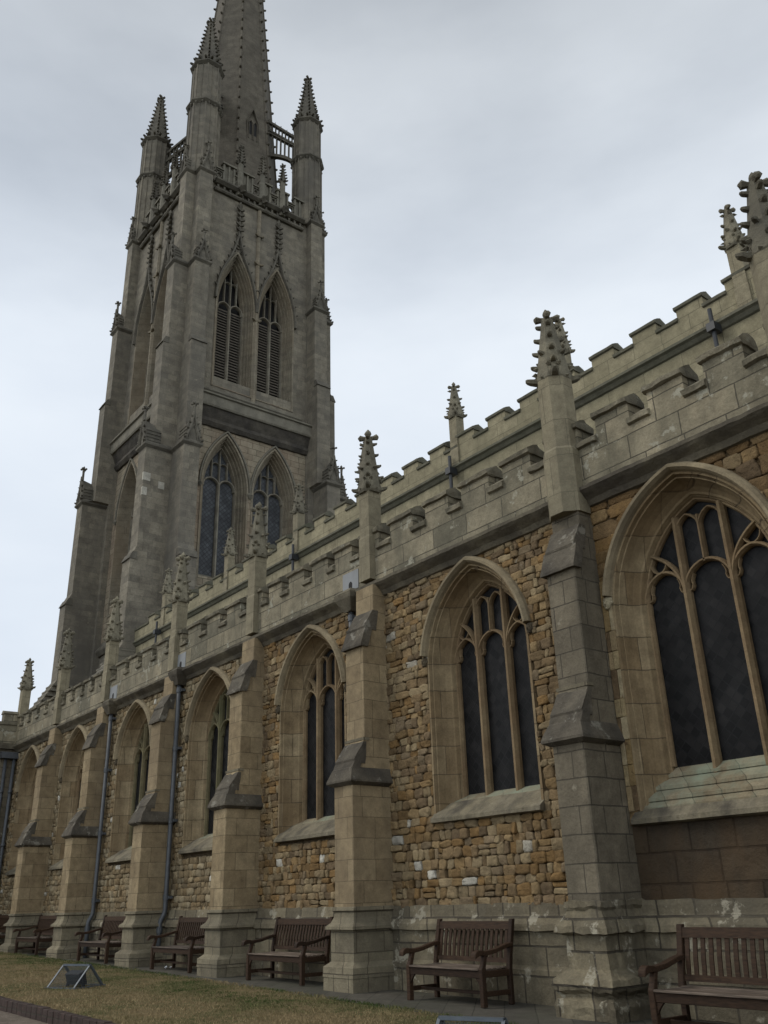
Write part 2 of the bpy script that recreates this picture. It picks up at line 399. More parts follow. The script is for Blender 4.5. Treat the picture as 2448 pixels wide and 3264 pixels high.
# ------------------------------------------------------------------ mesh helpers
class MB:
    def __init__(s, M=None):
        s.v, s.f, s.c = [], [], []
        s.M = M
        s.col = None
    def pt(s, a, b, c):
        s.v.append(tuple(s.M(a, b, c)) if s.M else (a, b, c))
        return len(s.v) - 1
    def face(s, idx):
        s.f.append(tuple(idx))
        s.c.append(s.col)
    def poly(s, pts):
        s.face([s.pt(*p) for p in pts])
    def box(s, x0, x1, y0, y1, z0, z1):
        i = [s.pt(x, y, z) for z in (z0, z1) for y in (y0, y1) for x in (x0, x1)]
        for q in ((0, 2, 3, 1), (4, 5, 7, 6), (0, 1, 5, 4), (2, 6, 7, 3), (0, 4, 6, 2), (1, 3, 7, 5)):
            s.face([i[k] for k in q])
    def loft(s, rows, close=False, caps=False):
        """rows of 3D points"""
        ids = [[s.pt(*p) for p in r] for r in rows]
        n = len(ids[0])
        for a, b in zip(ids, ids[1:]):
            for j in range(n if close else n - 1):
                k = (j + 1) % n
                s.face((a[j], a[k], b[k], b[j]))
        if caps:
            s.face(ids[0])
            s.face(ids[-1][::-1])
    def prism(s, poly, a0, a1, axis):
        def P(p, a):
            return {'x': (a, p[0], p[1]), 'y': (p[0], a, p[1]), 'z': (p[0], p[1], a)}[axis]
        s.loft([[P(p, a0) for p in poly], [P(p, a1) for p in poly]], True, True)
    def stack(s, cx, cy, n, prof, rot=0.0, sq=False):
        """polygonal column: prof = [(radius, z)]"""
        rows = []
        for r, z in prof:
            rows.append([(cx + r * math.cos(rot + 2 * math.pi * k / n), cy + r * math.sin(rot + 2 * math.pi * k / n), z) for k in range(n)])
        s.loft(rows, True, True)
    def tube(s, pts, r, n=8):
        rows = []
        for i, p in enumerate(pts):
            p = Vector(p)
            a = Vector(pts[max(i - 1, 0)])
            b = Vector(pts[min(i + 1, len(pts) - 1)])
            t = (b - a).normalized()
            h = Vector((0, 0, 1)) if abs(t.z) < 0.9 else Vector((1, 0, 0))
            u = t.cross(h).normalized()
            w = t.cross(u)
            rr = r[i] if isinstance(r, (list, tuple)) else r
            rows.append([tuple(p + u * rr * math.cos(2 * math.pi * k / n) + w * rr * math.sin(2 * math.pi * k / n)) for k in range(n)])
        s.loft(rows, True, True)
    def octa(s, c, ax):
        """knob: centre and three half axes"""
        c = Vector(c)
        p = []
        for a in ax:
            a = Vector(a)
            p += [c + a, c - a]
        i = [s.pt(*q) for q in p]
        for x in (0, 1):
            for y in (2, 3):
                for z in (4, 5):
                    s.face((i[x], i[y], i[z]))
    def ribbon(s, pts, w, o0, o1, w1=None):
        """bar of tracery along a 2D path (s,z); back at o0, front at o1 (outward), chamfered"""
        if w1 is None:
            w1 = w * 0.4
        rows = []
        n = len(pts)
        for i, p in enumerate(pts):
            a = pts[max(i - 1, 0)]
            b = pts[min(i + 1, n - 1)]
            tx, tz = b[0] - a[0], b[1] - a[1]
            l = math.hypot(tx, tz) or 1
            nx, nz = -tz / l, tx / l
            om = (o0 + o1) / 2
            row = []
            for d, o in ((-w / 2, o0), (-w / 2, om), (-w1 / 2, o1), (w1 / 2, o1), (w / 2, om), (w / 2, o0)):
                row.append((p[0] + nx * d, o, p[1] + nz * d))
            rows.append(row)
        s.loft(rows, True, True)
    def build(s, name, mat, parent=None, smooth=False, rough=0.0, cuts=0, rfreq=3.0, recalc=True, bevel=0.0):
        me = bpy.data.meshes.new(name)
        me.from_pydata(s.v, [], s.f)
        if any(c is not None for c in s.c):
            at = me.color_attributes.new("Col", 'FLOAT_COLOR', 'CORNER')
            data = []
            for c, f in zip(s.c, s.f):
                data += list(c or (0.2, 0.2, 0.2, 1)) * len(f)
            at.data.foreach_set("color", data)
        if recalc or cuts or bevel:
            bm = bmesh.new()
            bm.from_mesh(me)
            if recalc:
                bmesh.ops.recalc_face_normals(bm, faces=bm.faces)
            if bevel:
                es = [e for e in bm.edges if len(e.link_faces) == 2 and e.calc_face_angle(0) > 0.5]
                bmesh.ops.bevel(bm, geom=es, offset=bevel, segments=1, affect='EDGES')
            if cuts:
                bmesh.ops.subdivide_edges(bm, edges=[e for e in bm.edges if e.calc_length() > 0.12], cuts=cuts, use_grid_fill=True)
            if rough:
                for v in bm.verts:
                    d = noise.noise_vector(v.co * rfreq) + 0.5 * noise.noise_vector(v.co * rfreq * 2.7)
                    v.co += d * rough
            bm.to_mesh(me)
            bm.free()
        me.materials.append(mat)
        if smooth:
            me.polygons.foreach_set("use_smooth", [True] * len(me.polygons))
        o = bpy.data.objects.new(name, me)
        COL.objects.link(o)
        if parent:
            o.parent = parent
        return o

def tag(o, label=None, cat=None, group=None, kind=None):
    if label: o["label"] = label
    if cat: o["category"] = cat
    if group: o["group"] = group
    if kind: o["kind"] = kind
    return o

def empty(name, loc=(0, 0, 0), rz=0.0):
    o = bpy.data.objects.new(name, None)
    o.empty_display_size = 0.3
    o.location = loc
    o.rotation_euler = (0, 0, rz)
    COL.objects.link(o)
    return o

def copy_tree(o, parent=None):
    c = o.copy()
    COL.objects.link(c)
    if parent:
        c.parent = parent
    for ch in list(o.children):
        copy_tree(ch, c)
    return c

def gz(x):
    return -0.064 - 0.0085 * x

# ---- pointed arch: two centred, offset d outward
def arc_pts(cx, zs, a, h, d, n=12):
    R = (a * a + h * h) / (2 * a)
    k = R - a
    th = math.acos(max(-1, min(1, k / (R + d))))
    left = [(cx + k - (R + d) * math.cos(th * i / n), zs + (R + d) * math.sin(th * i / n)) for i in range(n + 1)]
    right = [(2 * cx - x, z) for x, z in left[::-1][1:]]
    return left + right

def arch_path(cx, zs, zb, a, h, d, n=12):
    return [(cx - a - d, zb)] + arc_pts(cx, zs, a, h, d, n) + [(cx + a + d, zb)]

def arch_half(z, zs, a, h, d):
    """half width of arch offset d at height z (None above the apex)"""
    if z <= zs:
        return a + d
    R = (a * a + h * h) / (2 * a)
    t = (R + d) ** 2 - (z - zs) ** 2
    if t <= 0:
        return None
    w = math.sqrt(t) - (R - a)
    return w if w > 0 else None

def arch_z(s, zs, a, h, d):
    R = (a * a + h * h) / (2 * a)
    t = (R + d) ** 2 - (abs(s) + R - a) ** 2
    return zs + math.sqrt(max(t, 0))

def sweep_arch(mb, cx, zs, zb, a, h, prof, n=12):
    """moulding swept round an arch: prof = [(d, o)]; o is outward"""
    cols = [arch_path(cx, zs, zb, a, h, d, n) for d, o in prof]
    rows = []
    for i in range(len(cols[0])):
        rows.append([(cols[j][i][0], prof[j][1], cols[j][i][1]) for j in range(len(prof))])
    mb.loft(rows)

def wall_bays(mb, s0, s1, z0, z1, o, wins, d=0.1):
    """flat wall with arched openings; wins = [(cx, zs, zb, a, h)] left to right"""
    x = s0
    for cx, zs, zb, a, h in wins:
        l, r = cx - a - d, cx + a + d
        mb.poly([(x, o, z0), (l, o, z0), (l, o, z1), (x, o, z1)])
        mb.poly([(l, o, z0), (r, o, z0), (r, o, zb), (l, o, zb)])
        pts = arc_pts(cx, zs, a, h, d)
        for p, q in zip(pts, pts[1:]):
            mb.poly([(p[0], o, p[1]), (q[0], o, q[1]), (q[0], o, z1), (p[0], o, z1)])
        x = r
    mb.poly([(x, o, z0), (s1, o, z0), (s1, o, z1), (x, o, z1)])

def knob(mb, base, out, size, up=0.5):
    """crocket: a stubby leaf curling outward and upward"""
    b = Vector(base)
    d = Vector(out).normalized()
    t = Vector((-d.y, d.x, 0))
    if t.length < 0.1:
        t = Vector((1, 0, 0))
    z = Vector((0, 0, 1))
    j = 0.88 + 0.24 * random.random()
    if size < 0.12:
        mb.octa(b + d * size * 0.35, (d * size * 0.6 * j, t * size * 0.42, z * size * 0.38))
        return
    e = z * size * 0.10 * up
    t.normalize()
    rows = []
    for f, w_, h_, k_ in ((-0.2, 0.34, 0.26, 0), (0.20, 0.31, 0.20, 0.3), (0.46, 0.30, 0.16, 1.0), (0.64, 0.24, 0.13, 2.0), (0.74, 0.12, 0.07, 3.0)):
        c = b + d * size * f * j + e * k_
        w_ *= random.uniform(0.85, 1.15)
        rows.append([tuple(c + t * size * w_ + z * size * h_ * 0.5), tuple(c + t * size * w_ * 0.6 + z * size * h_), tuple(c - t * size * w_ * 0.6 + z * size * h_), tuple(c - t * size * w_ + z * size * h_ * 0.5),
                     tuple(c - t * size * w_ * 0.7 - z * size * h_), tuple(c + t * size * w_ * 0.7 - z * size * h_)])
    mb.loft(rows, True, True)

def finial(mb, c, size):
    x, y, z = c
    mb.stack(x, y, 6, [(size * 0.42, z - size), (size * 0.34, z - size * 0.3), (size * 0.30, z + size * 0.2)])
    for k in range(4):
        a = k * math.pi / 2 + math.pi / 4
        d = Vector((math.cos(a), math.sin(a), 0))
        mb.tube([Vector((x, y, z)), Vector((x, y, z + size * 0.08)) + d * size * 0.55, Vector((x, y, z + size * 0.14)) + d * size * 0.95, Vector((x, y, z + size * 0.16)) + d * size * 1.15],
                [size * 0.28, size * 0.26, size * 0.36, size * 0.12], 6)
    mb.stack(x, y, 6, [(size * 0.24, z + size * 0.1), (size * 0.24, z + size * 0.4), (size * 0.36, z + size * 0.62), (size * 0.26, z + size * 0.9), (size * 0.04, z + size * 1.2)])

def spirelet(mb, x, y, z0, z1, r0, rt_, rows, n, rot, cs, fs):
    mb.stack(x, y, n, [(r0, z0), (rt_, z1)], rot)
    for i in range(rows):
        f = (i + 0.5) / rows
        z = z0 + (z1 - z0) * f
        r = r0 + (rt_ - r0) * f
        for k in range(n):
            a = rot + 2 * math.pi * k / n
            d = Vector((math.cos(a), math.sin(a), 0))
            knob(mb, Vector((x, y, z)) + d * r * 0.97, d, cs * (1.0 - 0.3 * f))
    finial(mb, (x, y, z1), fs)

def bez(p0, p1, p2, n=8):
    return [((1 - t) ** 2 * p0[0] + 2 * t * (1 - t) * p1[0] + t * t * p2[0],
             (1 - t) ** 2 * p0[1] + 2 * t * (1 - t) * p1[1] + t * t * p2[1]) for t in [i / n for i in range(n + 1)]]

# ================================================================== ground
AI = lambda s, o, z: (s, -o, z)          # aisle wall frame: along the wall, outward, up

def strip(name, x0, x1, ys, mat, dz=0.0, step=1.0, und=0.0):
    """sloping sheet; ys = [(y, height above gz)]"""
    mb = MB()
    n = int((x1 - x0) / step)
    rows = []
    for i in range(n + 1):
        x = x0 + (x1 - x0) * i / n
        rows.append([(x, y, gz(x) + h + dz + und * noise.noise(Vector((x * 0.9, y * 0.9, 0)))) for y, h in ys])
    mb.loft(rows)
    return tag(mb.build(name, mat, smooth=True, recalc=False), kind='structure')

g = MB()
g.loft([[(-700, -700, -0.45), (-700, 700, -0.45)], [(700, -700, -0.45), (700, 700, -0.45)]])
tag(g.build("ground", MAT['field'], recalc=False), kind='structure')
def edge_y(x):
    t = (x + 34) / 25.0
    return -0.85 - 1.05 * max(0, min(1.2, t)) ** 1.6 + 0.05 * noise.noise(Vector((x * 1.7, 0, 3)))
mb = MB()
rows = []
for i in range(0, 441):
    x = -50 + i * 0.13
    e = edge_y(x)
    row = []
    for j in range(0, 25):
        y = -4.97 + (e + 4.97) * j / 24
        h = 0.05 * noise.noise(Vector((x * 0.7, y * 0.7, 0))) + 0.015 * noise.noise(Vector((x * 3, y * 3, 0)))
        fade = min(1, j / 4, (24 - j) / 3)
        row.append((x, y, gz(x) + 0.012 + h * fade + (0.02 if 0 < j < 24 else 0)))
    rows.append(row)
mb.loft(rows)
tag(mb.build("lawn", MAT['lawn'], smooth=True, recalc=False), kind='structure')
strip("paving", -50, 6, [(-2.4, 0.0), (-1.0, 0.0), (0.3, 0.0)], MAT['flag'], step=2.0)
strip("path", -70, 30, [(-40, -0.16), (-8, -0.15), (-5.06, -0.14)], MAT['path'], step=1.0, und=0.01)
mb = MB()
x = -60.0
while x < 10:
    w = 0.21 + random.random() * 0.03
    zt = gz(x) + 0.02 + random.uniform(-0.006, 0.006)
    yj = random.uniform(-0.006, 0.006)
    mb.box(x, x + w - 0.012, -5.09 + yj, -4.975 + yj, zt - 0.3, zt)
    x += w
tag(mb.build("kerb", MAT['kerb'], bevel=0.008), kind='structure')

# grass blades over the lawn
mb = MB()
rg = random.Random(5)
def lawn_z(x, y):
    e = edge_y(x)
    t = (y + 4.97) / (e + 4.97) * 24
    fade = max(0, min(1, t / 4, (24 - t) / 3))
    return gz(x) + 0.028 + (0.05 * noise.noise(Vector((x * 0.7, y * 0.7, 0))) + 0.015 * noise.noise(Vector((x * 3, y * 3, 0)))) * fade
for i in range(120000):
    u = rg.random()
    x = -5.0 - 30.0 * u ** 1.5
    e = edge_y(x)
    y = -4.99 + (e + 5.0 + 0.16 * max(0, noise.noise(Vector((x * 3.1, 5, 1)))) + rg.uniform(0, 0.05)) * rg.random()
    dry = noise.noise(Vector((x * 0.55, y * 0.9, 7))) + 0.6 * noise.noise(Vector((x * 2.1, y * 2.6, 2))) + 0.5 * (max(-1, min(1, (-2.6 - y) / 1.2))) + 0.1
    dry += 0.9 * math.exp(-((x + 15.6) / 1.3) ** 2 - ((y + 1.35) / 0.35) ** 2)
    dry = max(0, min(1, 0.5 + dry * 1.1 + rg.uniform(-0.3, 0.3)))
    k = rg.uniform(0.65, 1.25)
    a, b = (0.050, 0.070, 0.020), (0.235, 0.175, 0.092)
    mb.col = tuple((a[q] + (b[q] - a[q]) * dry) * k for q in range(3)) + (1,)
    h = rg.uniform(0.014, 0.036) * (1.0 + 0.9 * max(0, noise.noise(Vector((x * 4, y * 4, 9)))))
    an = rg.uniform(0, 6.28)
    wd = rg.uniform(0.004, 0.009)
    lx, ly = rg.uniform(-0.8, 0.8) * h, rg.uniform(-0.8, 0.8) * h
    z = lawn_z(x, y) - 0.004
    mb.poly([(x - wd * math.cos(an), y - wd * math.sin(an), z), (x + wd * math.cos(an), y + wd * math.sin(an), z), (x + lx, y + ly, z + h)])
tag(mb.build("grass", MAT['blades'], recalc=False), "short patchy grass, straw coloured and green, between kerb and church wall", "grass", kind='stuff')

# ================================================================== church
church = tag(empty("church", (0, 0, 0)), "long honey and grey stone church with pointed windows and battlemented parapets beside the lawn", "church")

WINS = [(-32.75, 4.95, 2.5, 1.08, 1.5), (-28.3, 4.95, 2.5, 1.1, 1.5), (-23.86, 4.95, 2.5, 1.1, 1.5), (-19.43, 4.95, 2.5, 1.1, 1.5),
        (-15.15, 4.95, 2.5, 1.1, 1.5), (-10.32, 4.95, 2.5, 1.1, 1.5), (-6.2, 4.92, 2.2, 1.2, 1.6)]
BUTT = [(-3.88, 0.53, 0.784, 0.54, True), (-7.67, 0.526, 0.784, 0.54, True), (-12.66, 0.536, 0.833, 0.56, False), (-17.05, 0.536, 0.833, 0.56, False),
        (-21.14, 0.536, 0.833, 0.56, False), (-25.75, 0.536, 0.833, 0.56, False), (-29.91, 0.536, 0.833, 0.56, False)]
XW, XE = -34.75, 3.0

# ---- aisle wall: mortar sheet and every rubble stone
mb = MB(AI)
mb.col = (0.075, 0.054, 0.031, 1)
wall_bays(mb, XW, XE, 1.1, 6.75, -0.03, WINS, d=0.07)
PAL = {
    'tan': [(0.225, 0.158, 0.080), (0.195, 0.130, 0.061), (0.170, 0.108, 0.048), (0.25, 0.190, 0.108), (0.21, 0.157, 0.088), (0.16, 0.110, 0.058), (0.188, 0.130, 0.068), (0.20, 0.122, 0.050), (0.145, 0.102, 0.058), (0.215, 0.163, 0.094), (0.175, 0.130, 0.078)],
    'pale': [(0.230, 0.180, 0.106), (0.190, 0.142, 0.080), (0.255, 0.208, 0.132), (0.17, 0.13, 0.077), (0.21, 0.168, 0.104), (0.195, 0.14, 0.075), (0.16, 0.118, 0.066)],
}
WHITE = [(0.40, 0.375, 0.315), (0.34, 0.31, 0.25), (0.45, 0.425, 0.36)]
rs = random.Random(11)
def rub(mb, x0, x1, z0, z1, col, relief, soft, near):
    gap = 0.004
    x0 += gap; x1 -= gap; z0 += gap; z1 -= gap
    w, h = x1 - x0, z1 - z0
    if w < 0.05 or h < 0.035:
        return
    cx, cz = (x0 + x1) / 2, (z0 + z1) / 2
    n = 18 if near else 12
    ph = rs.uniform(0, 90)
    e = 2.0 / rs.uniform(3.4, 7.0)
    sk = rs.uniform(-0.10, 0.10)
    tp = rs.uniform(-0.12, 0.12)
    rise = rs.uniform(-0.05, 0.05)
    face_tilt = rs.uniform(-0.10, 0.16)
    side_tilt = rs.uniform(-0.10, 0.10)
    def ring(k, o, jit):
        r = []
        for i in range(n):
            a = 2 * math.pi * (i + 0.5) / n
            c, s_ = math.cos(a), math.sin(a)
            px = math.copysign(abs(c) ** e, c) * w / 2
            pz = math.copysign(abs(s_) ** e, s_) * h / 2
            q = 1 + jit * noise.noise(Vector((c * 1.8 + ph, s_ * 1.8, ph)))
            m_ = min(w, h) * (1 - k) * 0.5
            px = (px - math.copysign(min(m_, abs(px)), px)) * q
            pz = (pz - math.copysign(min(m_, abs(pz)), pz)) * q
            X = cx + px + sk * pz
            Z = cz + pz * (1 + tp * px / w) + rise * px
            oo = o + (0.5 * relief * noise.noise(Vector((X * 7, Z * 9, ph))) + 0.35 * relief * noise.noise(Vector((X * 19, Z * 21, ph))) + pz * face_tilt + px * side_tilt * 0.5 if o > 0 else 0)
            r.append((X, oo, Z))
        return r
    k = rs.uniform(0.78, 1.16)
    mb.col = (col[0] * k, col[1] * k, col[2] * k, 1)
    rings = [ring(1.06, -0.04, 0.26), ring(0.98, relief * 0.6, 0.26), ring(0.88, relief * 0.97, 0.3)]
    if near:
        rings.append(ring(0.5, relief * 1.05, 0.25))
    ids = [[mb.pt(*p) for p in r] for r in rings]
    for a, b in zip(ids, ids[1:]):
        for i in range(n):
            j = (i + 1) % n
            mb.face((a[i], a[j], b[j], b[i]))
    c = mb.pt(cx, relief * (1.05 + rs.uniform(-0.3, 0.2)), cz)
    for i in range(n):
        mb.face((ids[-1][i], ids[-1][(i + 1) % n], c))
EDGES = [XE, -3.4, -7.9, -12.9, -17.3, -21.4, -26.0, -30.2, XW]
STYLE = [None, None, 'tan', 'tan', 'pale', 'pale', 'pale', 'pale']
for bi in range(len(EDGES) - 1):
    xr, xl = EDGES[bi], EDGES[bi + 1]
    st = STYLE[bi]
    near = bi <= 3
    if st is None:
        continue
    z = 1.2
    while z < 6.68:
        dado = False
        ch = rs.uniform(0.085, 0.17) if st != 'iron' else (0.40 if dado else rs.uniform(0.14, 0.26))
        if st in ('tan', 'pale') and z < 2.4:
            ch = rs.uniform(0.10, 0.175)
        z2 = min(z + ch, 6.72)
        x = xl + rs.uniform(-0.2, 0)
        while x < xr:
            w = rs.uniform(0.09, 0.33) if st != 'iron' else (rs.uniform(0.5, 0.9) if dado else rs.uniform(0.25, 0.6))
            if rs.random() < 0.12:
                w *= 0.6
            a, b = x, x + w
            x = b
            zm = (z + z2) / 2
            skip = False
            for cx, zs, zb, aa, hh in WINS:
                if z2 < zb - 0.02:
                    continue
                hw = max(arch_half(z, zs, aa, hh, 0.09) or 0, arch_half(z2, zs, aa, hh, 0.09) or 0)
                if hw <= 0:
                    continue
                if a < cx + hw and b > cx - hw:
                    if a < cx - hw and b > cx + hw:
                        skip = True
                    elif a < cx - hw:
                        b = cx - hw
                    elif b > cx + hw:
                        a = cx + hw
                    else:
                        skip = True
            if skip or b - a < 0.07:
                continue
            pal = PAL['dado'] if dado else PAL[st]
            col = pal[rs.randrange(len(pal))]
            pw = {'tan': 0.024, 'pale': 0.022}[st] * max(0.0, 0.4 + 2.6 * noise.noise(Vector((a * 0.9, z * 0.8, 4))))
            if rs.random() < pw * (1.8 if a < xl + 1.3 else 0.8):
                col = WHITE[rs.randrange(3)]
            rel = rs.uniform(0.014, 0.052) if st != 'iron' else rs.uniform(0.004, 0.018)
            if dado:
                rel = 0.004
            split = st != 'iron' and ch > 0.16 and rs.random() < 0.18
            soft = 1.0 if st != 'iron' else 0.45
            jz = 0.0 if dado else 0.016
            if split:
                zz = z + (z2 - z) * rs.uniform(0.4, 0.6)
                rub(mb, a, b, z, zz, col, rel * 0.8, soft, near)
                rub(mb, a, b, zz, z2, pal[rs.randrange(len(pal))], rel * 0.8, soft, near)
            else:
                rub(mb, a, b, z - rs.uniform(0, jz), z2 + rs.uniform(0, jz), col, rel, soft, near)
        z = z2
aw_ = mb.build("aisle_wall", MAT['rubble'], church, smooth=True)
# the bays right of the old buttress: coursed ironstone over a dark dado
mb = MB()
def rough_sheet(x0, x1, z0, z1, y, win, amp, step=0.07):
    nx, nz = int((x1 - x0) / step), int((z1 - z0) / step)
    idx = {}
    def P(i, k):
        if (i, k) not in idx:
            x, z = x0 + (x1 - x0) * i / nx, z0 + (z1 - z0) * k / nz
            q = Vector((x, 0, z))
            idx[(i, k)] = mb.pt(x, y - amp * (noise.noise(q * 4.5) + 0.7 * noise.noise(q * 11) + 0.4 * noise.noise(q * 25)), z)
        return idx[(i, k)]
    for i in range(nx):
        for k in range(nz):
            xm, zm = x0 + (x1 - x0) * (i + 0.5) / nx, z0 + (z1 - z0) * (k + 0.5) / nz
            if win and zm > win[2] - 0.05:
                hw = arch_half(zm, win[1], win[3], win[4], 0.05)
                if hw and abs(xm - win[0]) < hw:
                    continue
            mb.face((P(i, k), P(i + 1, k), P(i + 1, k + 1), P(i, k + 1)))
IRON = [(0.20, 0.128, 0.055), (0.165, 0.10, 0.042), (0.225, 0.15, 0.07), (0.14, 0.09, 0.042), (0.18, 0.108, 0.042), (0.235, 0.17, 0.09), (0.12, 0.082, 0.045)]
mb = MB(AI)
mb.col = (0.10, 0.066, 0.032, 1)
wall_bays(mb, -7.7, XE, 2.1, 6.75, -0.012, [WINS[-1]], d=0.07)
z = 2.12
while z < 6.68:
    z2 = min(z + rs.uniform(0.13, 0.27), 6.72)
    x = -7.72
    while x < XE:
        a_, b_ = x, x + rs.uniform(0.18, 0.5)
        x = b_
        cx, zs, zb, aa, hh = WINS[-1]
        hw = max(arch_half(z, zs, aa, hh, 0.09) or 0, arch_half(z2, zs, aa, hh, 0.09) or 0)
        if hw > 0 and a_ < cx + hw and b_ > cx - hw:
            if a_ < cx - hw and b_ > cx + hw:
                continue
            if a_ < cx - hw:
                b_ = cx - hw
            elif b_ > cx + hw:
                a_ = cx + hw
            else:
                continue
        rub(mb, a_, b_, z - 0.006, z2 + 0.006, IRON[rs.randrange(7)], rs.uniform(0.008, 0.035), 1.0, True)
    z = z2
mb.build("ironstone_wall", MAT['ironstone'], church, smooth=True)
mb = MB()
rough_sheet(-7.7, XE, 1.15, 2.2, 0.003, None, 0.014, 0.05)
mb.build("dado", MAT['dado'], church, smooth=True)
# quoins of mixed stone between the old buttress and the big window
mb = MB()
z = 2.3
while z < 5.3:
    h_ = rs.uniform(0.2, 0.42)
    x_ = -7.66
    xe_ = WINS[-1][0] - WINS[-1][3] - 0.09
    xm_ = x_ + (xe_ - x_) * rs.uniform(0.35, 0.7)
    for a_, b_ in ((x_, xm_), (xm_, xe_)):
        k_ = rs.choice([(0.27, 0.21, 0.115), (0.20, 0.14, 0.065), (0.12, 0.082, 0.045), (0.30, 0.245, 0.15), (0.24, 0.18, 0.10)])
        mb.col = k_ + (1,)
        y_ = -0.045 - rs.uniform(0, 0.012)
        mb.box(a_ + 0.003, b_ - 0.003, y_, 0.05, z + 0.003, z + h_ - 0.003)
    z += h_
mb.build("quoin", MAT['rubble'], church, bevel=0.006)

# ---- plinth of the wall
def long_prism(name, prof, x0, x1, mat, parent, seg=0.25, rough=0.0, rfreq=3.0, smooth=False):
    mb = MB()
    n = max(1, int((x1 - x0) / seg))
    rows = [[(x0 + (x1 - x0) * i / n, y, z) for y, z in prof] for i in range(n + 1)]
    mb.loft(rows, True, True)
    return mb.build(name, mat, parent, smooth=smooth, rough=rough, rfreq=rfreq)
def dens(prof, step=0.06):
    out = []
    for (a, b), (c, d) in zip(prof, prof[1:] + prof[:1]):
        l = math.hypot(c - a, d - b)
        k = max(1, int(l / step)) if l < 0.9 else 1
        for i in range(k):
            out.append((a + (c - a) * i / k, b + (d - b) * i / k))
    return out
pl = long_prism("plinth", dens([(0.1, 1.26), (-0.045, 1.25), (-0.06, 1.2), (-0.075, 1.1), (-0.17, 0.98), (-0.175, 0.90), (-0.11, 0.885), (-0.10, 0.47), (-0.17, 0.42),
           (-0.17, -0.4), (0.1, -0.4)]), XW, XE, MAT['plinth'], church, 0.16, 0.014, 4.0)

# ---- string course and aisle parapet
STR = [(-0.0, 6.60), (-0.07, 6.62), (-0.11, 6.70), (-0.21, 6.78), (-0.25, 6.82), (-0.25, 6.875), (-0.16, 6.92), (0.1, 6.92), (0.1, 6.60)]
long_prism("string_course", dens(STR, 0.05), XW, XE, MAT['string'], church, 0.14, 0.012, 5.0)

def crenellated(name, x0, x1, yf, yb, zb, zc, zm, merlons, mat, mat2, parent, rough, ovh=0.055, band=None, ck=1.5):
    """merlons = sorted list of (xa, xb); copings are their own mesh"""
    mb, cb = MB(), MB()
    mb.box(x0, x1, yf, yb, zb, zc)
    def cope(a, b, z, slope=0.16, thick=0.07, side=0.03, more=0.0):
        ov = ovh + more
        thick = thick * ck
        slope = slope * ck
        pr = [(yf - ov, z - thick + 0.02), (yf - ov - 0.01, z), (yf - ov + 0.03, z + 0.02), (yf + 0.05, z + slope * 0.55), ((yf + yb) / 2, z + slope), (yb + 0.03, z + 0.02), (yb + 0.03, z - thick), (yf, z - thick)]
        n = max(2, int((b - a) / 0.14))
        cb.loft([[(a - side + (b - a + 2 * side) * i / n, p, q) for p, q in dens(pr, 0.07)] for i in range(n + 1)], True, True)
    px = x0
    for a, b in merlons:
        if a > px + 0.05:
            cope(px, a, zc + 0.05, 0.12, 0.075, 0.012, 0.0)
        mb.box(max(a, x0), min(b, x1), yf, yb, zc, zm - 0.06)
        cope(max(a, x0), min(b, x1), zm, 0.10)
        px = b
    if px < x1 - 0.05:
        cope(px, x1, zc + 0.05, 0.12, 0.075, 0.012, 0.0)
    o = mb.build(name, mat, parent, cuts=0)
    c = cb.build("coping", mat2, o, rough=rough, rfreq=5.0)
    return o
AX = [(-3.88 - 0.27) , -7.93, -12.92, -17.32, -21.41, -26.02, -30.18, -34.6]
mer = []
for a, b in zip(AX, AX[1:]):
    n = round((a - b) / 0.92)
    p = (a - b) / n
    for k in range(n):
        c = a - k * p
        mer.append((c - p * 0.33 + random.uniform(-.03, .03), c + p * 0.33 + random.uniform(-.03, .03)))
mer.append((AX[-1] - 0.1, AX[-1] + 0.3))
for k in range(1, 7):
    c = AX[0] + k * 0.92
    mer.append((c - 0.29, c + 0.29))
mer.sort()
crenellated("aisle_parapet", XW, XE, -0.15, 0.2, 6.92, 7.56, 7.97, mer, MAT['parapet'], MAT['coping'], church, 0.024, ck=1.25)

# ---- roofs, clerestory
mb = MB()
mb.poly([(XW, 0.2, 7.1), (XE, 0.2, 7.1), (XE, 4.7, 8.4), (XW, 4.7, 8.4)])
mb.build("aisle_roof", MAT['lead'], church, recalc=False)
YC = 4.6
XT = -35.8
mb = MB()
mb.poly([(XT, YC, 6.0), (XE, YC, 6.0), (XE, YC, 11.6), (XT, YC, 11.6)])
mb.poly([(XT, 15.4, 0.0), (XE, 15.4, 0.0), (XE, 15.4, 12.4), (XT, 15.4, 12.4)])
mb.poly([(XE, 0.0, -0.4), (XE, 15.4, -0.4), (XE, 15.4, 11.6), (XE, YC, 11.6), (XE, YC, 8.4), (XE, 0, 7.1)])
mb.build("clerestory_wall", MAT['clere'], church, recalc=False)
mb = MB()
mb.loft([[(XT, YC + 0.3, 12.0), (XT, 10, 12.7), (XT, 15.4, 12.0)], [(XE, YC + 0.3, 12.0), (XE, 10, 12.7), (XE, 15.4, 12.0)]])
mb.build("nave_roof", MAT['lead'], church, recalc=False)
long_prism("clerestory_string", [(YC, 11.50), (YC - 0.05, 11.52), (YC - 0.10, 11.60), (YC - 0.16, 11.63), (YC - 0.16, 11.69), (YC - 0.08, 11.75), (YC + 0.1, 11.75), (YC + 0.1, 11.5)], XT, XE, MAT['clere_cope'], church, 0.3, 0.004)
CX = [-6.83, -11.45, -15.23, -19.3, -23.0, -27.7, -33.0]
mer = []
x = -8.31 + 1.135 * 10
while x > XT + 0.3:
    mer.append((x, x + 0.62))
    x -= 1.135
mer.sort()
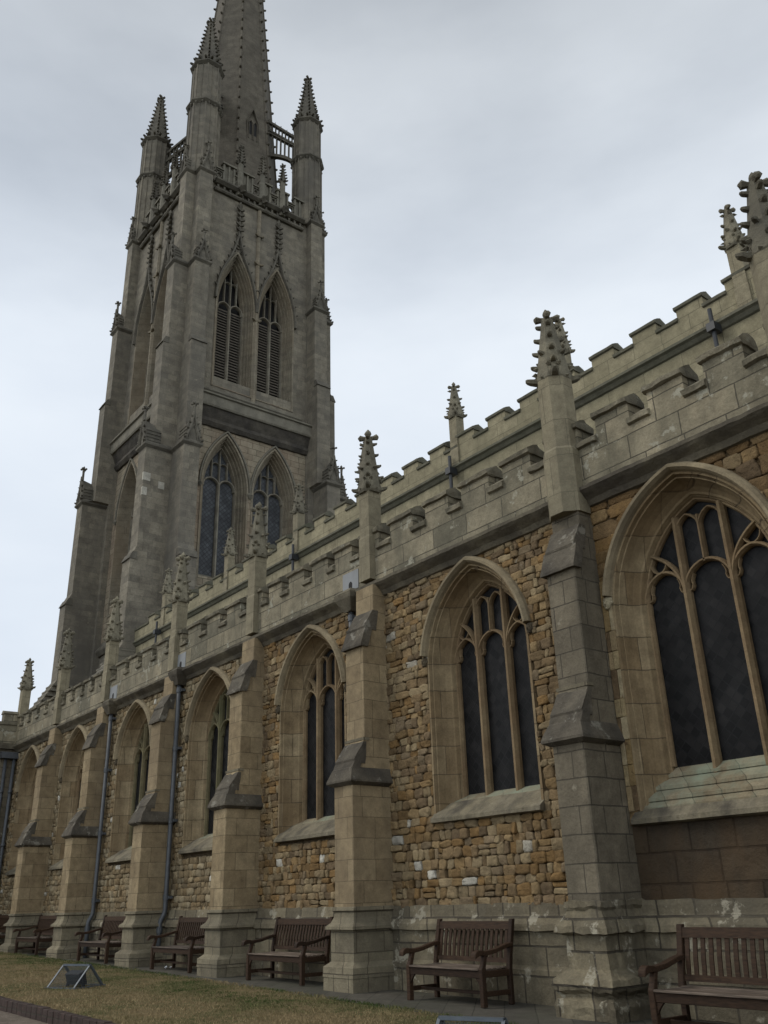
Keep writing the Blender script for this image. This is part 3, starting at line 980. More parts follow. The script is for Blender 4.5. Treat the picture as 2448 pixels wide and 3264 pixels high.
crenellated("clerestory_parapet", XT, XE, YC - 0.08, YC + 0.25, 11.75, 12.2, 12.52, [q for q in mer if q[1] < XE], MAT['clere'], MAT['clere_cope'], church, 0.006, 0.045, None, 1.1)

# ---- buttresses
for bi, (xr, w, p1, pu, old) in enumerate(BUTT):
    mb = MB()
    xl = xr - w
    prof = [(0.12, 1.15), (-p1, 1.15), (-p1, 3.2), (-p1 + 0.09, 3.52), (-pu - 0.04, 3.84), (-pu, 3.95), (-pu, 5.58), (-pu + 0.07, 5.90), (-0.31, 6.27), (-0.30, 6.8), (0.12, 6.8)]
    mb.prism(prof, xl, xr, 'x')
    mt = MAT['ashlar_grey'] if old else MAT['ashlar_warm']
    b = mb.build("buttress", mt, church, bevel=0.016 if old else 0.009)
    if old:
        b["label"] = "grey weathered buttress"
    cb = MB()
    e = 0.10
    def ring(ex, z, yy=None):
        return [(xl - ex, 0.1, z), (xl - ex, -p1 - ex, z), (xr + ex, -p1 - ex, z), (xr + ex, 0.1, z)]
    cb.loft([ring(0.02, 3.14), ring(e, 3.19), ring(e, 3.225), ring(e * 0.6, 3.32), ring(0.02, 3.42), ring(-0.03, 3.46)], True, True)
    def slab(pr, ex):
        n = 5
        cb.loft([[(xl - ex + (w + 2 * ex) * i / n, y, z) for y, z in dens(pr, 0.09)] for i in range(n + 1)], True, True)
    slab([(-p1 - 0.09, 3.225), (-p1 + 0.05, 3.55), (-p1 + 0.2, 3.55), (-p1 + 0.1, 3.2)], 0.02)
    slab([(-p1 + 0.04, 3.53), (-p1 + 0.035, 3.565), (-pu - 0.03, 3.87), (-pu + 0.04, 3.87), (-pu, 3.5)], 0.012)
    cb.build("weathering", MAT['cap'], b, rough=0.011, cuts=0, rfreq=7.0, smooth=False)
    cb = MB()
    slab([(-pu - 0.07, 5.57), (-pu - 0.07, 5.61), (-pu + 0.05, 5.94), (-pu + 0.2, 5.94), (-pu + 0.1, 5.57)], 0.035 if not old else 0.05)
    slab([(-pu + 0.04, 5.92), (-pu + 0.03, 5.955), (-0.325, 6.29), (-0.2, 6.29), (-0.25, 5.9)], 0.012)
    cb.build("weathering", MAT['cap'], b, rough=0.011, cuts=0, rfreq=7.0, smooth=False)
    rb = MB()
    rb.loft([[(xl - 0.012, -pu + 0.1, 3.9), (xl - 0.012, -pu - 0.03, 3.9), (xr + 0.012, -pu - 0.03, 3.9), (xr + 0.012, -pu + 0.1, 3.9)],
             [(xl - 0.012, -pu + 0.1, 3.945), (xl - 0.012, -pu - 0.035, 3.945), (xr + 0.012, -pu - 0.035, 3.945), (xr + 0.012, -pu + 0.1, 3.945)]], True, True)
    rb.build("roll_moulding", MAT['base'], b)
    base = MB()
    if old:
        lv = [(0.0, 1.27), (0.04, 1.26), (0.045, 1.2), (0.02, 1.16), (0.05, 1.09), (0.13, 0.98), (0.14, 0.91), (0.06, 0.89), (0.05, 0.7), (0.05, 0.52), (0.12, 0.47), (0.19, 0.42), (0.21, 0.36), (0.19, 0.30),
              (0.13, 0.26), (0.12, 0.23), (0.18, 0.20), (0.20, 0.14), (0.18, 0.06), (0.19, -0.1), (0.19, -0.4)]
    else:
        lv = [(0.0, 1.255), (0.03, 1.245), (0.035, 1.2), (0.004, 1.17), (0.012, 1.10), (0.05, 1.02), (0.115, 0.97), (0.12, 0.925), (0.05, 0.915), (0.045, 0.46), (0.14, 0.385), (0.145, 0.24), (0.135, 0.235), (0.14, -0.4)]
    rows = []
    for ex, z in lv:
        r = [(xl - ex, 0.1, z), (xl - ex, -p1 - ex, z), (xr + ex, -p1 - ex, z), (xr + ex, 0.1, z)]
        out = []
        for k in range(4):
            p, q = r[k], r[(k + 1) % 4]
            nseg = 1 if k == 3 else (16 if old else 4)
            for i in range(nseg):
                out.append(tuple(p[c] + (q[c] - p[c]) * i / nseg for c in range(3)))
        rows.append(out)
    base.loft(rows, True, True)
    base.build("base", MAT['plinth'] if old else MAT['base'], b, rough=0.026 if old else 0.004, rfreq=7.0)

# ---- aisle pinnacles
def pinnacle(x, y, z0, zs, zt, wd, octagon, parent, lab=None, small=False):
    mb = MB()
    if octagon:
        mb.stack(x, y, 8, [(wd * 1.12, z0), (wd * 1.12, zs - 1.3), (wd, zs - 1.25), (wd, zs)], math.pi / 8)
    else:
        mb.stack(x, y, 4, [(wd, z0), (wd, zs - 1.02), (wd * 0.92, zs - 0.98), (wd * 0.92, zs)], math.pi / 4)
    o = mb.build("pinnacle", MAT['pinn'], parent)
    sb = MB()
    n = 4
    H = zt - zs
    r0 = wd
    rot = math.pi / 4
    sb.stack(x, y, 8, [(r0 * 0.93, zs - 0.05), (r0 * 1.03, zs), (r0 * 1.0, zs + 0.08), (r0 * 0.86, zs + 0.25 * H), (r0 * 0.33, zs + 0.86 * H)], math.pi / 8)
    # gablets on the four faces
    for k in range(4):
        a = k * math.pi / 2
        d = Vector((math.cos(a), math.sin(a), 0))
        t = Vector((-d.y, d.x, 0))
        c = Vector((x, y, 0)) + d * r0 * 0.78
        for sgn in (1, -1):
            p0 = c + t * sgn * r0 * 0.72 + Vector((0, 0, zs + 0.02))
            p1 = c - d * r0 * 0.1 + Vector((0, 0, zs + 0.34 * H))
            pm = p0 * 0.45 + p1 * 0.55 - t * sgn * r0 * 0.16
            sb.tube([p0, pm, p1], [r0 * 0.12, r0 * 0.10, r0 * 0.08], 5)
            knob(sb, p0 * 0.55 + p1 * 0.45, d + t * sgn * 0.6, r0 * 0.42)
        knob(sb, c + Vector((0, 0, zs + 0.02)), d, r0 * 0.36)
        knob(sb, p1, d, r0 * 0.5)
    rows = 5 if not small else 4
    for i in range(rows):
        f = i / (rows - 1)
        z = zs + H * (0.03 + 0.72 * f)
        r = r0 * (0.94 - 0.60 * f)
        for k in range(n):
            a = rot + k * math.pi / 2
            d = Vector((math.cos(a), math.sin(a), 0))
            knob(sb, Vector((x, y, z)) + d * r, d, r0 * (0.60 - 0.06 * f) if i else r0 * 0.78, 0.6)
    finial(sb, (x, y, zs + 0.85 * H), H * 0.13)
    sb.build("spirelet", MAT['spirelet'], o, rough=0.008, rfreq=18)
    if lab:
        o["label"] = lab
    return o
for i, x in enumerate(AX):
    oct_ = i in (0, 1)
    if i == len(AX) - 1:
        pinnacle(-34.72, 0.0, 6.95, 9.0, 10.2, 0.235, False, church)
    else:
        pinnacle(x, -0.17 if oct_ else -0.12, 6.5 if oct_ else 6.95, 8.84, 10.26, 0.285 if oct_ else 0.235, oct_, church)
for x in CX:
    pinnacle(x, YC + 0.02, 11.7, 13.15, 14.26, 0.215, False, church, small=True)

# ---- windows of the aisle
def carved_head(s, o, z, size, mat, parent, M):
    mb = MB(M)
    def ell(c, r, nu=10, nv=7):
        rows = []
        for i in range(nv + 1):
            t = math.pi * i / nv
            rows.append([(c[0] + r[0] * math.sin(t) * math.cos(2 * math.pi * k / nu), c[1] + r[1] * math.sin(t) * math.sin(2 * math.pi * k / nu), c[2] + r[2] * math.cos(t)) for k in range(nu)])
        mb.loft(rows, True)
    q = size
    ell((s, o + q * 0.35, z), (q * 0.62, q * 0.6, q * 0.85))
    ell((s, o + q * 0.25, z + q * 0.45), (q * 0.70, q * 0.62, q * 0.5))
    ell((s, o + q * 0.95, z - q * 0.05), (q * 0.13, q * 0.2, q * 0.22))
    for sg in (-1, 1):
        ell((s + sg * q * 0.26, o + q * 0.86, z + q * 0.2), (q * 0.14, q * 0.09, q * 0.08), 8, 5)
        ell((s + sg * q * 0.64, o + q * 0.35, z), (q * 0.12, q * 0.2, q * 0.26), 8, 5)
    ell((s, o + q * 0.85, z - q * 0.42), (q * 0.24, q * 0.12, q * 0.06), 8, 5)
    ell((s, o + q * 0.72, z - q * 0.62), (q * 0.26, q * 0.2, q * 0.18), 8, 5)
    mb.box(s - q * 0.5, s + q * 0.5, o - 0.05, o + q * 0.2, z - q * 0.7, z + q * 0.8)
    return mb.build("carved_head", mat, parent, smooth=True)

PROF = [(0.10, -0.03), (0.098, 0.03), (0.055, 0.032), (0.045, -0.03), (0.032, -0.045), (0.022, -0.02), (0.008, -0.022), (-0.002, -0.07), (-0.02, -0.14), (-0.06, -0.23), (-0.115, -0.30),
        (-0.145, -0.31), (-0.16, -0.345), (-0.17, -0.335), (-0.185, -0.375), (-0.20, -0.38), (-0.20, -0.50)]
for wi, (cx, zs, zb, a, h) in enumerate(WINS):
    first = wi == len(WINS) - 1
    mb = MB(AI)
    sweep_arch(mb, cx, zs, zb - 0.05, a, h, PROF, 16)
    win = mb.build("window", MAT['dressing'], church, smooth=False, recalc=False)
    # hood mould
    hb = MB(AI)
    hp = [(0.085, 0.02), (0.10, 0.09), (0.13, 0.145), (0.17, 0.15), (0.21, 0.09), (0.225, -0.02)]
    cols = [arc_pts(cx, zs, a, h, d, 18) for d, o in hp]
    k0 = 2
    rows = [[(cols[j][i][0], hp[j][1], cols[j][i][1]) for j in range(len(hp))] for i in range(k0, len(cols[0]) - k0)]
    hb.loft(rows, True, True)
    hb.build("hood_mould", MAT['hood'], win, recalc=True)
    for sg in (-1, 1):
        q = cols[3][k0]
        sx = cx + sg * (cx - q[0])
        pale = first and sg < 0
        if first and sg > 0:
            pass
        carved_head(sx, 0.0, q[1] - 0.10, 0.115 if pale else 0.10, MAT['carved_head'] if pale else MAT['carved_dark'], win, AI)
    # glass
    gb = MB(AI)
    ag = a - 0.15
    z0 = 2.84
    gb.poly([(x, -0.46, z) for x, z in [(cx - ag, z0 - 0.1)] + arc_pts(cx, zs, a, h, -0.16, 16) + [(cx + ag, z0 - 0.1)]])
    gb.build("glass", MAT['glass'], win, recalc=False)
    # tracery
    tb = MB(AI)
    ai = a - 0.19
    ms = 0.335 if not first else 0.355
    o0, o1 = -0.455, -0.335
    mw = 0.105
    zl = 5.06
    cl = [zl - 0.05, zl + 0.03, zl - 0.05]
    for sg in (-1, 1):
        tb.ribbon([(cx + sg * ms, z0 - 0.15), (cx + sg * ms, arch_z(ms, zs, a, h, -0.19))], mw, o0, o1)
    lights = [(-(ai + ms) / 2, (ai - ms) / 2), (0.0, ms), ((ai + ms) / 2, (ai - ms) / 2)]
    for lc, lh in lights:
        tb.ribbon(arc_pts(cx + lc, zl, lh - 0.0, 0.37, 0.0, 7), 0.06, o0, o1 - 0.02)
        # cusps
        for sg in (-1, 1):
            p = (cx + lc + sg * (lh - 0.02), zl + 0.02)
            q = (cx + lc + sg * lh * 0.42, zl + 0.14)
            q = (cx + lc + sg * (lh - 0.105), zl + 0.09)
            tb.ribbon(bez(p, (cx + lc + sg * (lh - 0.09), zl - 0.01), q, 4), 0.03, o0, o1 - 0.06)
            tb.ribbon(bez(q, (cx + lc + sg * (lh - 0.07), zl + 0.12), (cx + lc + sg * lh * 0.62, zl + 0.235), 4), 0.03, o0, o1 - 0.06)
    # middle panels
    ztop = arch_z(0, zs, a, h, -0.19)
    tb.ribbon([(cx, zl + 0.34), (cx, ztop - 0.24)], 0.055, o0, o1 - 0.02)
    for sg in (-1, 1):
        tb.ribbon(arc_pts(cx + sg * ms / 2, ztop - 0.42, ms / 2, 0.24, 0.0, 6), 0.045, o0, o1 - 0.03)
        # side branches curving out from the mullions to the arch
        ze = arch_z(ai - 0.12, zs, a, h, -0.19)
        tb.ribbon(bez((cx + sg * ms, zl - 0.06), (cx + sg * (ms + 0.03), zl + 0.42), (cx + sg * (ai - 0.20), arch_z(ai - 0.20, zs, a, h, -0.17)), 9), 0.06, o0, o1 - 0.01)
        # eyelet above each outer light
        ex, ez = cx + sg * (ms + ai) / 2, zl + 0.37
        tb.ribbon([(ex + sg * 0.035 + 0.125 * math.cos(math.pi * q / 9), ez + 0.14 - 0.14 * math.sin(math.pi * q / 9)) for q in range(10)], 0.036, o0, o1 - 0.03)
        zq = arch_z(ms * 0.5 + ai * 0.5, zs, a, h, -0.19)
    sweep_arch(tb, cx, zs, z0, a, h, [(-0.17, -0.37), (-0.205, -0.375), (-0.225, -0.42), (-0.225, -0.47)], 16)
    tb.build("tracery", MAT['tracery_algae' if wi in (2, 3) else 'tracery'], win)
    # sill
    aw = a + 0.06
    if first:
        sb = MB(AI)
        st = [(-0.5, 2.86), (-0.335, 2.74), (-0.335, 2.70), (-0.36, 2.70), (-0.185, 2.585), (-0.185, 2.545), (-0.21, 2.545), (-0.055, 2.445), (-0.055, 2.405), (-0.08, 2.405), (0.01, 2.33), (0.01, 2.2), (-0.5, 2.2)]
        sb.prism([(-o, z) for o, z in st], 0, 1, 'x')
        sb = MB()
        sb.prism([(-o, z) for o, z in st], cx - aw + 0.02, cx + aw - 0.02, 'x')
        sb.build("sill", MAT['sill'], win, rough=0.004, cuts=2)
        sb = MB()
        sb.prism([(-0.0, 2.325), (-0.06, 2.26), (-0.13, 2.20), (-0.13, 2.14), (-0.05, 2.12), (0.2, 2.12), (0.2, 2.325)], cx - aw - 0.12, cx + aw + 0.12, 'x')
        sb.build("sill_ledge", MAT['sill_dark'], win, rough=0.008, cuts=3, rfreq=6)
    else:
        sb = MB()
        sb.prism([(0.5, 2.90), (0.30, 2.80), (0.2, 2.74), (0.2, 2.5), (0.5, 2.5)], cx - a + 0.02, cx + a - 0.02, 'x')
        sb.build("sill", MAT['sill'], win, rough=0.003, cuts=2)
        sb = MB()
        sb.prism([(0.22, 2.77), (0.10, 2.68), (-0.02, 2.60), (-0.12, 2.515), (-0.12, 2.455), (-0.03, 2.44), (0.22, 2.44)], cx - aw - 0.04, cx + aw + 0.04, 'x')
        sb.build("sill_ledge", MAT['sill_dark'], win, rough=0.010, cuts=3, rfreq=6)

# ---- rainwater pipes
def rainwater_pipe(x, y, zb, elbow=True, plate=True, offs=0.0):
    mb = MB()
    r = 0.054
    if elbow:
        pts = [(x, y, 6.55), (x, y, 1.26), (x, y - 0.02, 1.17), (x, y - 0.09, 1.05), (x, y - 0.11, 0.97), (x, y - 0.11, zb)]
    else:
        pts = [(x, y, 6.55), (x, y, zb)]
    mb.tube(pts, r, 12)
    o = mb.build("rainwater_pipe", MAT['pipe'], church, smooth=True)
    for z in ([6.35, 4.9, 3.2, 1.5] if elbow else [6.35]):
        cb = MB()
        cb.tube([(x, y, z - 0.03), (x, y, z + 0.09)], 0.068, 12)
        cb.box(x - 0.12, x + 0.12, y + 0.02, y + 0.12, z, z + 0.06)
        cb.build("collar", MAT['pipe'], o)
    if elbow:
        cb = MB()
        cb.tube([(x, y - 0.11, 0.78), (x, y - 0.11, 0.90)], 0.07, 12)
        cb.build("collar", MAT['pipe'], o)
    hb = MB()
    hb.loft([[(x - 0.10, 0.0, 6.5), (x + 0.10, 0.0, 6.5), (x + 0.10, y - 0.09, 6.5), (x - 0.10, y - 0.09, 6.5)],
             [(x - 0.25, 0.0, 6.74), (x + 0.25, 0.0, 6.74), (x + 0.25, -0.36, 6.74), (x - 0.25, -0.36, 6.74)],
             [(x - 0.27, 0.0, 6.85), (x + 0.27, 0.0, 6.85), (x + 0.27, -0.38, 6.85), (x - 0.27, -0.38, 6.85)],
             [(x - 0.2, 0.0, 6.93), (x + 0.2, 0.0, 6.93), (x + 0.2, -0.3, 6.93), (x - 0.2, -0.3, 6.93)]], True, True)
    hb.build("hopper", MAT['string'], o, rough=0.012, cuts=2, rfreq=7)
    if plate:
        pb = MB()
        pb.box(x - 0.26, x + 0.26, -0.162, -0.1, 6.94, 7.33)
        pb.build("lead_plate", MAT['leadplate'], o)
        pb = MB(AI)
        pb.loft([[(px, 0.164, pz) for px, pz in [(x - 0.06, 6.94)] + arc_pts(x, 7.06, 0.06, 0.07, 0, 5) + [(x + 0.06, 6.94)]],
                 [(px, 0.150, pz) for px, pz in [(x - 0.06, 6.94)] + arc_pts(x, 7.06, 0.06, 0.07, 0, 5) + [(x + 0.06, 6.94)]]], True, True)
        pb.build("outlet_hole", MAT['dark'], o)
    return o
rainwater_pipe(-13.56, -0.15, 3.0, elbow=False)
rainwater_pipe(-21.06, -0.16, 0.12)
rainwater_pipe(-25.50, -0.16, 0.15)
# pair in the west corner
mb = MB()
for q in ((-34.55, -0.14), (-34.62, -0.42)):
    mb.tube([(q[0], q[1], 6.5), (q[0], q[1], 0.2)], 0.06, 10)
for z in (5.2, 3.4, 1.6):
    mb.tube([(-34.55, -0.14, z), (-34.55, -0.14, z + 0.1)], 0.08, 10)
    mb.tube([(-34.62, -0.42, z), (-34.62, -0.42, z + 0.1)], 0.08, 10)
o = mb.build("rainwater_pipe", MAT['pipe'], church, smooth=True)
mb = MB()
mb.prism([(-0.02, 6.40), (-0.62, 6.40), (-0.66, 6.62), (-0.02, 6.62)], -34.74, -34.42, 'x')
mb.build("hopper", MAT['pipe'], o)
for x in (-7.5, -15.3, -22.92, -33.2):
    mb = MB()
    mb.tube([(x, YC - 0.24, 11.0), (x, YC - 0.24, 11.95)], 0.045, 8)
    mb.box(x - 0.09, x + 0.09, YC - 0.34, YC - 0.08, 11.42, 11.60)
    mb.build("clerestory_pipe", MAT['iron'], church)

# ---- projecting west porch at the far left
mb = MB()
mb.box(-40.0, XW, -5.0, 0.1, -0.4, 6.75)
po = mb.build("porch_wall", MAT['ashlar_grey'], church)
mb = MB()
mb.loft([[(XW, -5.0, -0.4), (XW + 0.1, -5.0, -0.4), (XW + 0.1, 0, -0.4), (XW, 0, -0.4)], [(XW, -5.0, 0.9), (XW + 0.1, -5.0, 0.9), (XW + 0.1, 0, 0.9), (XW, 0, 0.9)],
         [(XW - 0.1, -5.0, 1.2), (XW + 0.005, -5.0, 1.2), (XW + 0.005, 0, 1.2), (XW - 0.1, 0, 1.2)]], True, True)
mb.build("base", MAT['plinth'], po)
mb = MB()
mb.box(-40.0, XW + 0.17, -5.1, 0.0, 6.75, 6.95)
mb.build("string_course", MAT['string'], po)
mb, cb = MB(), MB()
mb.box(XW - 0.25, XW + 0.08, -5.0, 0.0, 6.95, 7.62)
cb.box(XW - 0.3, XW + 0.13, -5.0, -0.0, 7.62, 7.72)
for k in range(5):
    y = -0.05 - k * 1.05
    mb.box(XW - 0.25, XW + 0.08, y - 0.6, y, 7.72, 8.02)
    cb.loft([[(XW - 0.3, y - 0.63, 8.02), (XW + 0.13, y - 0.63, 8.02), (XW + 0.13, y + 0.03, 8.02), (XW - 0.3, y + 0.03, 8.02)],
             [(XW - 0.15, y - 0.63, 8.16), (XW + 0.02, y - 0.63, 8.12), (XW + 0.02, y + 0.03, 8.12), (XW - 0.15, y + 0.03, 8.16)]], True, True)
pp = mb.build("porch_parapet", MAT['parapet'], church)
cb.build("coping", MAT['coping'], pp)

# ================================================================== tower
TX, TY = -40.2, 10.0
tower = tag(empty("church_tower", (TX, TY, 0)), "tall grey stone church tower with corner turrets and a crocketed spire", "tower")
TE = lambda s, o, z: (o, s, z)             # east face frame
WO = 4.1
face_parts = []                            # built once for the east side, then copied round
LOW = [(sx, 20.2, 15.4, 1.22, 2.85) for sx in (-1.4, 1.4)]
BEL = [(sx, 31.1, 26.3, 1.1, 3.5) for sx in (-1.27, 1.27)]
mb = MB(TE)
wall_bays(mb, -4.1, 4.1, -0.4, 24.0, WO, LOW, d=0.06)
wall_bays(mb, -4.1, 4.1, 24.0, 39.2, WO, BEL, d=0.06)
face_parts.append(mb.build("tower_wall", MAT['tower'], tower, recalc=False))
# patched paler masonry round the lower windows
mb = MB(TE)
wall_bays(mb, -3.3, 3.3, 13.6, 23.4, WO + 0.006, LOW, d=0.05)
face_parts.append(mb.build("patched_masonry", MAT['tower_new'], tower, recalc=False))

def tower_window(cx, zs, zb, a, h, belfry):
    mb = MB(TE)
    pr = [(0.10, WO), (0.08, WO + 0.05), (0.0, WO + 0.05), (-0.02, WO - 0.08), (-0.07, WO - 0.06), (-0.09, WO - 0.22), (-0.15, WO - 0.20), (-0.17, WO - 0.38), (-0.23, WO - 0.36),
          (-0.26, WO - 0.55), (-0.32, WO - 0.53), (-0.35, WO - 0.68), (-0.38, WO - 0.85)]
    sweep_arch(mb, cx, zs, zb - 0.6, a, h, pr, 16)
    w = mb.build("belfry_window" if belfry else "tower_window", MAT['tower_jamb'], tower, recalc=False)
    ai = a - 0.36
    oo = WO - 0.62
    zg = zb + 0.35
    tb = MB(TE)
    zl = zs + (0.05 if belfry else 0.25)
    tb.ribbon([(cx, zb - 0.2), (cx, zl + 0.1)], 0.17, oo - 0.14, oo + 0.06)
    for sg in (-1, 1):
        c = cx + sg * ai / 2
        tb.ribbon([(c - ai / 2, zl - 0.1)] + arc_pts(c, zl, ai / 2, 0.42, 0, 7) + [(c + ai / 2, zl - 0.1)], 0.115, oo - 0.14, oo + 0.05)
        zt = arch_z(ai / 2, zs, a, h, -0.36)
        tb.ribbon([(c, zl + 0.40), (c, zt)], 0.085, oo - 0.14, oo + 0.03)
        for q in (-0.25, 0.25):
            x = sg * ai / 2 + q * ai
            zt = arch_z(ai / 2 + 0.12, zs, a, h, -0.36) - 0.25
        tb.ribbon(arc_pts(cx + sg * ai * 0.25, arch_z(ai * 0.5, zs, a, h, -0.36) - 0.35, ai * 0.25, 0.2, 0, 5), 0.05, oo - 0.14, oo + 0.02)
    tb.ribbon([(cx, zl + 0.05), (cx, arch_z(0, zs, a, h, -0.36) - 0.1)], 0.075, oo - 0.14, oo + 0.04)
    for sg in (-1, 1):
        tb.ribbon([(cx + sg * (ai + 0.03), zb - 0.2), (cx + sg * (ai + 0.03), zs)], 0.07, oo - 0.14, oo + 0.05)
    tb.build("tracery", MAT['tower_trac'], w)
    gb = MB(TE)
    pts = [(cx - ai - 0.05, zg - 0.5)] + arc_pts(cx, zs, a, h, -0.33, 14) + [(cx + ai + 0.05, zg - 0.5)]
    gb.poly([(x, oo - (0.45 if belfry else 0.13), z) for x, z in pts])
    gb.build("glass" if not belfry else "dark_opening", MAT['tower_glass'] if not belfry else MAT['dark'], w, recalc=False)
    if belfry:
        lb = MB(TE)
        n = 25
        for sg in (-1, 1):
            c = cx + sg * ai / 2
            for i in range(n):
                z = zg + 0.25 + (zs - 0.05 - zg - 0.25) * i / (n - 1)
                hw = ai / 2 - 0.04
                lb.loft([[(c - hw, oo - 0.19, z + 0.16), (c + hw, oo - 0.19, z + 0.16)], [(c - hw, oo - 0.06, z), (c + hw, oo - 0.06, z)], [(c - hw, oo - 0.075, z - 0.03), (c + hw, oo - 0.075, z - 0.03)],
                         [(c - hw, oo - 0.21, z + 0.13), (c + hw, oo - 0.21, z + 0.13)]], caps=False)
            lb.poly([(c - ai / 2 + 0.04, oo - 0.09, zg - 0.4), (c + ai / 2 - 0.04, oo - 0.09, zg - 0.4), (c + ai / 2 - 0.04, oo - 0.09, zg + 0.1), (c - ai / 2 + 0.04, oo - 0.09, zg + 0.1)])
        lb.build("louvre", MAT['louvre'], w, recalc=False)
    # stepped sill
    sb = MB(TE)
    st = []
    for i in range(7):
        f = i / 6
        o = oo - 0.1 + (WO + 0.04 - oo + 0.1) * f
        z = zg - (zg - (zb - 0.55)) * f
        st += [(o, z), (o + 0.0, z - 0.04)]
    rows = [[(s_, o, z) for o, z in st] for s_ in (cx - a + 0.02, cx + a - 0.02)]
    sb.loft(rows)
    sb.build("sill", MAT['tower_new' if belfry else 'tower_pale'], w, recalc=False)
    hb = MB(TE)
    if belfry:
        za = zs + h
        for sg in (-1, 1):
            pts = [(cx + sg * (a + 0.14), zs - 0.2)]
            arcl = arc_pts(0, zs, a, h, 0.14, 14)[:15]
            pts = [(cx - sg * abs(x) * -1, z) for x, z in arcl[:11]]
            p1 = pts[-1]
            pts += bez(p1, (cx + sg * 0.16, za + 0.25), (cx, za + 1.5), 8)[1:]
            hb.ribbon(pts, 0.13, WO - 0.02, WO + 0.2, 0.08)
            for i in range(3, len(pts), 2):
                knob(hb, (pts[i][0] + sg * 0.05, WO + 0.10, pts[i][1]), (sg, 0.5, 0.2), 0.21)
        hb.stack(cx, WO + 0.08, 6, [(0.07, za + 1.3), (0.06, za + 3.3)])
        for k in range(5):
            for sg in (-1, 1):
                knob(hb, (cx + sg * 0.05, WO + 0.12, za + 1.6 + k * 0.36), (sg, 0.35, 0.1), 0.30)
        hb.octa((cx, WO + 0.12, za + 3.4), ((0.14, 0, 0), (0, 0.14, 0), (0, 0, 0.3)))
        # little pierced rings in the ogee head
        for sg, rr_ in ((0, 0.13), (-1, 0.09), (1, 0.09)):
            c = (cx + sg * 0.24, za + 0.46 - abs(sg) * 0.30)
            hb.ribbon([(c[0] + rr_ * math.cos(q * math.pi / 5), c[1] + rr_ * math.sin(q * math.pi / 5)) for q in range(11)], 0.05, WO, WO + 0.08)
    else:
        cols = [arc_pts(cx, zs, a, h, d, 16) for d in (0.12, 0.13, 0.20, 0.22)]
        oz_ = (WO, WO + 0.1, WO + 0.12, WO)
        hb.loft([[(cols[j][i][0], oz_[j], cols[j][i][1]) for j in range(4)] for i in range(len(cols[0]))], True, True)
        for sg in (-1, 1):
            hb.octa((cx + sg * (a + 0.16), WO + 0.08, zs - 0.12), ((0.15, 0, 0), (0, 0.15, 0), (0, 0, 0.2)))
    hb.build("hood_mould", MAT['carving'] if belfry else MAT['tower_pale'], w)
    return w
for q in LOW:
    face_parts.append(tower_window(*q, False))
for q in BEL:
    face_parts.append(tower_window(*q, True))
# mid pilaster, wall shafts
mb = MB(TE)
for s_, w_ in ((0.0, 0.13), (-1.27 - 1.9 + 0.55, 0.05), (1.27 + 1.9 - 0.55, 0.05)):
    mb.prism([(s_ - w_, WO - 0.02), (s_ - w_, WO + 0.06), (s_ - w_ * 0.4, WO + 0.14), (s_ + w_ * 0.4, WO + 0.14), (s_ + w_, WO + 0.06), (s_ + w_, WO - 0.02)], 25.3, 38.4, 'z') if False else None
for s_, w_ in ((0.0, 0.12),):
    rows = [[(s_ - w_, WO - 0.02, z), (s_ - w_, WO + 0.06, z), (s_ - w_ * 0.4, WO + 0.15, z), (s_ + w_ * 0.4, WO + 0.15, z), (s_ + w_, WO + 0.06, z), (s_ + w_, WO - 0.02, z)] for z in (25.2, 38.4)]
    mb.loft(rows, True, True)
for z in (30.6, 34.4, 36.4):
    knob(mb, (0.08, WO + 0.12, z), (1, 0.3, 0), 0.3)
    knob(mb, (-0.08, WO + 0.12, z), (-1, 0.3, 0), 0.3)
face_parts.append(mb.build("pilaster", MAT['tower_jamb'], tower))
# strings and gallery band
def tband(name, prof, s0, s1, mat, rough=0.0, n=24):
    mb = MB(TE)
    mb.loft([[(s0 + (s1 - s0) * i / n, o, z) for o, z in prof] for i in range(n + 1)], True, True)
    return mb.build(name, mat, tower, rough=rough)
face_parts.append(tband("gallery_band", [(3.6, 24.22), (4.58, 24.22), (4.62, 24.30), (4.62, 24.80), (4.72, 24.84), (4.72, 24.92), (4.50, 25.0), (4.2, 25.0), (4.1, 25.1), (3.6, 25.1)], -3.55, 3.65, MAT['tower_pale'], 0.01))
face_parts.append(tband("frieze", dens([(3.9, 23.25), (4.22, 23.3), (4.34, 23.5), (4.30, 23.7), (4.42, 24.0), (4.5, 24.215), (3.9, 24.215)], 0.12), -3.5, 3.6, MAT['tower_soot_shade'], 0.03, 60))
face_parts.append(tband("sill_string", [(3.9, 25.2), (4.2, 25.2), (4.3, 25.3), (4.3, 25.4), (4.12, 25.52), (3.9, 25.52)], -2.95, 2.95, MAT['tower_pale'], 0.006))
face_parts.append(tband("lower_string", [(3.9, 12.9), (4.2, 12.9), (4.34, 13.1), (4.34, 13.2), (4.12, 13.5), (3.9, 13.5)], -3.7, 3.7, MAT['carving'], 0.02, 50))
mb = MB(TE)
def tb_(prof, s0, s1):
    mb.loft([[(s0, o, z) for o, z in prof], [(s1, o, z) for o, z in prof]], True, True)
tb_([(3.9, 38.30), (4.25, 38.30), (4.32, 38.38), (4.32, 38.46), (4.2, 38.52), (3.9, 38.52)], -2.95, 2.95)
tb_([(3.9, 38.78), (4.3, 38.78), (4.48, 38.92), (4.48, 39.02), (4.3, 39.10), (3.9, 39.10)], -2.95, 2.95)
for i in range(15):
    s_ = -2.75 + i * 0.392
    mb.box(s_ - 0.06, s_ + 0.06, 4.08, 4.24, 38.5, 38.8)
    mb.octa((s_ + 0.196, 4.12, 38.66), ((0.10, 0, 0), (0, 0.06, 0), (0, 0, 0.10)))
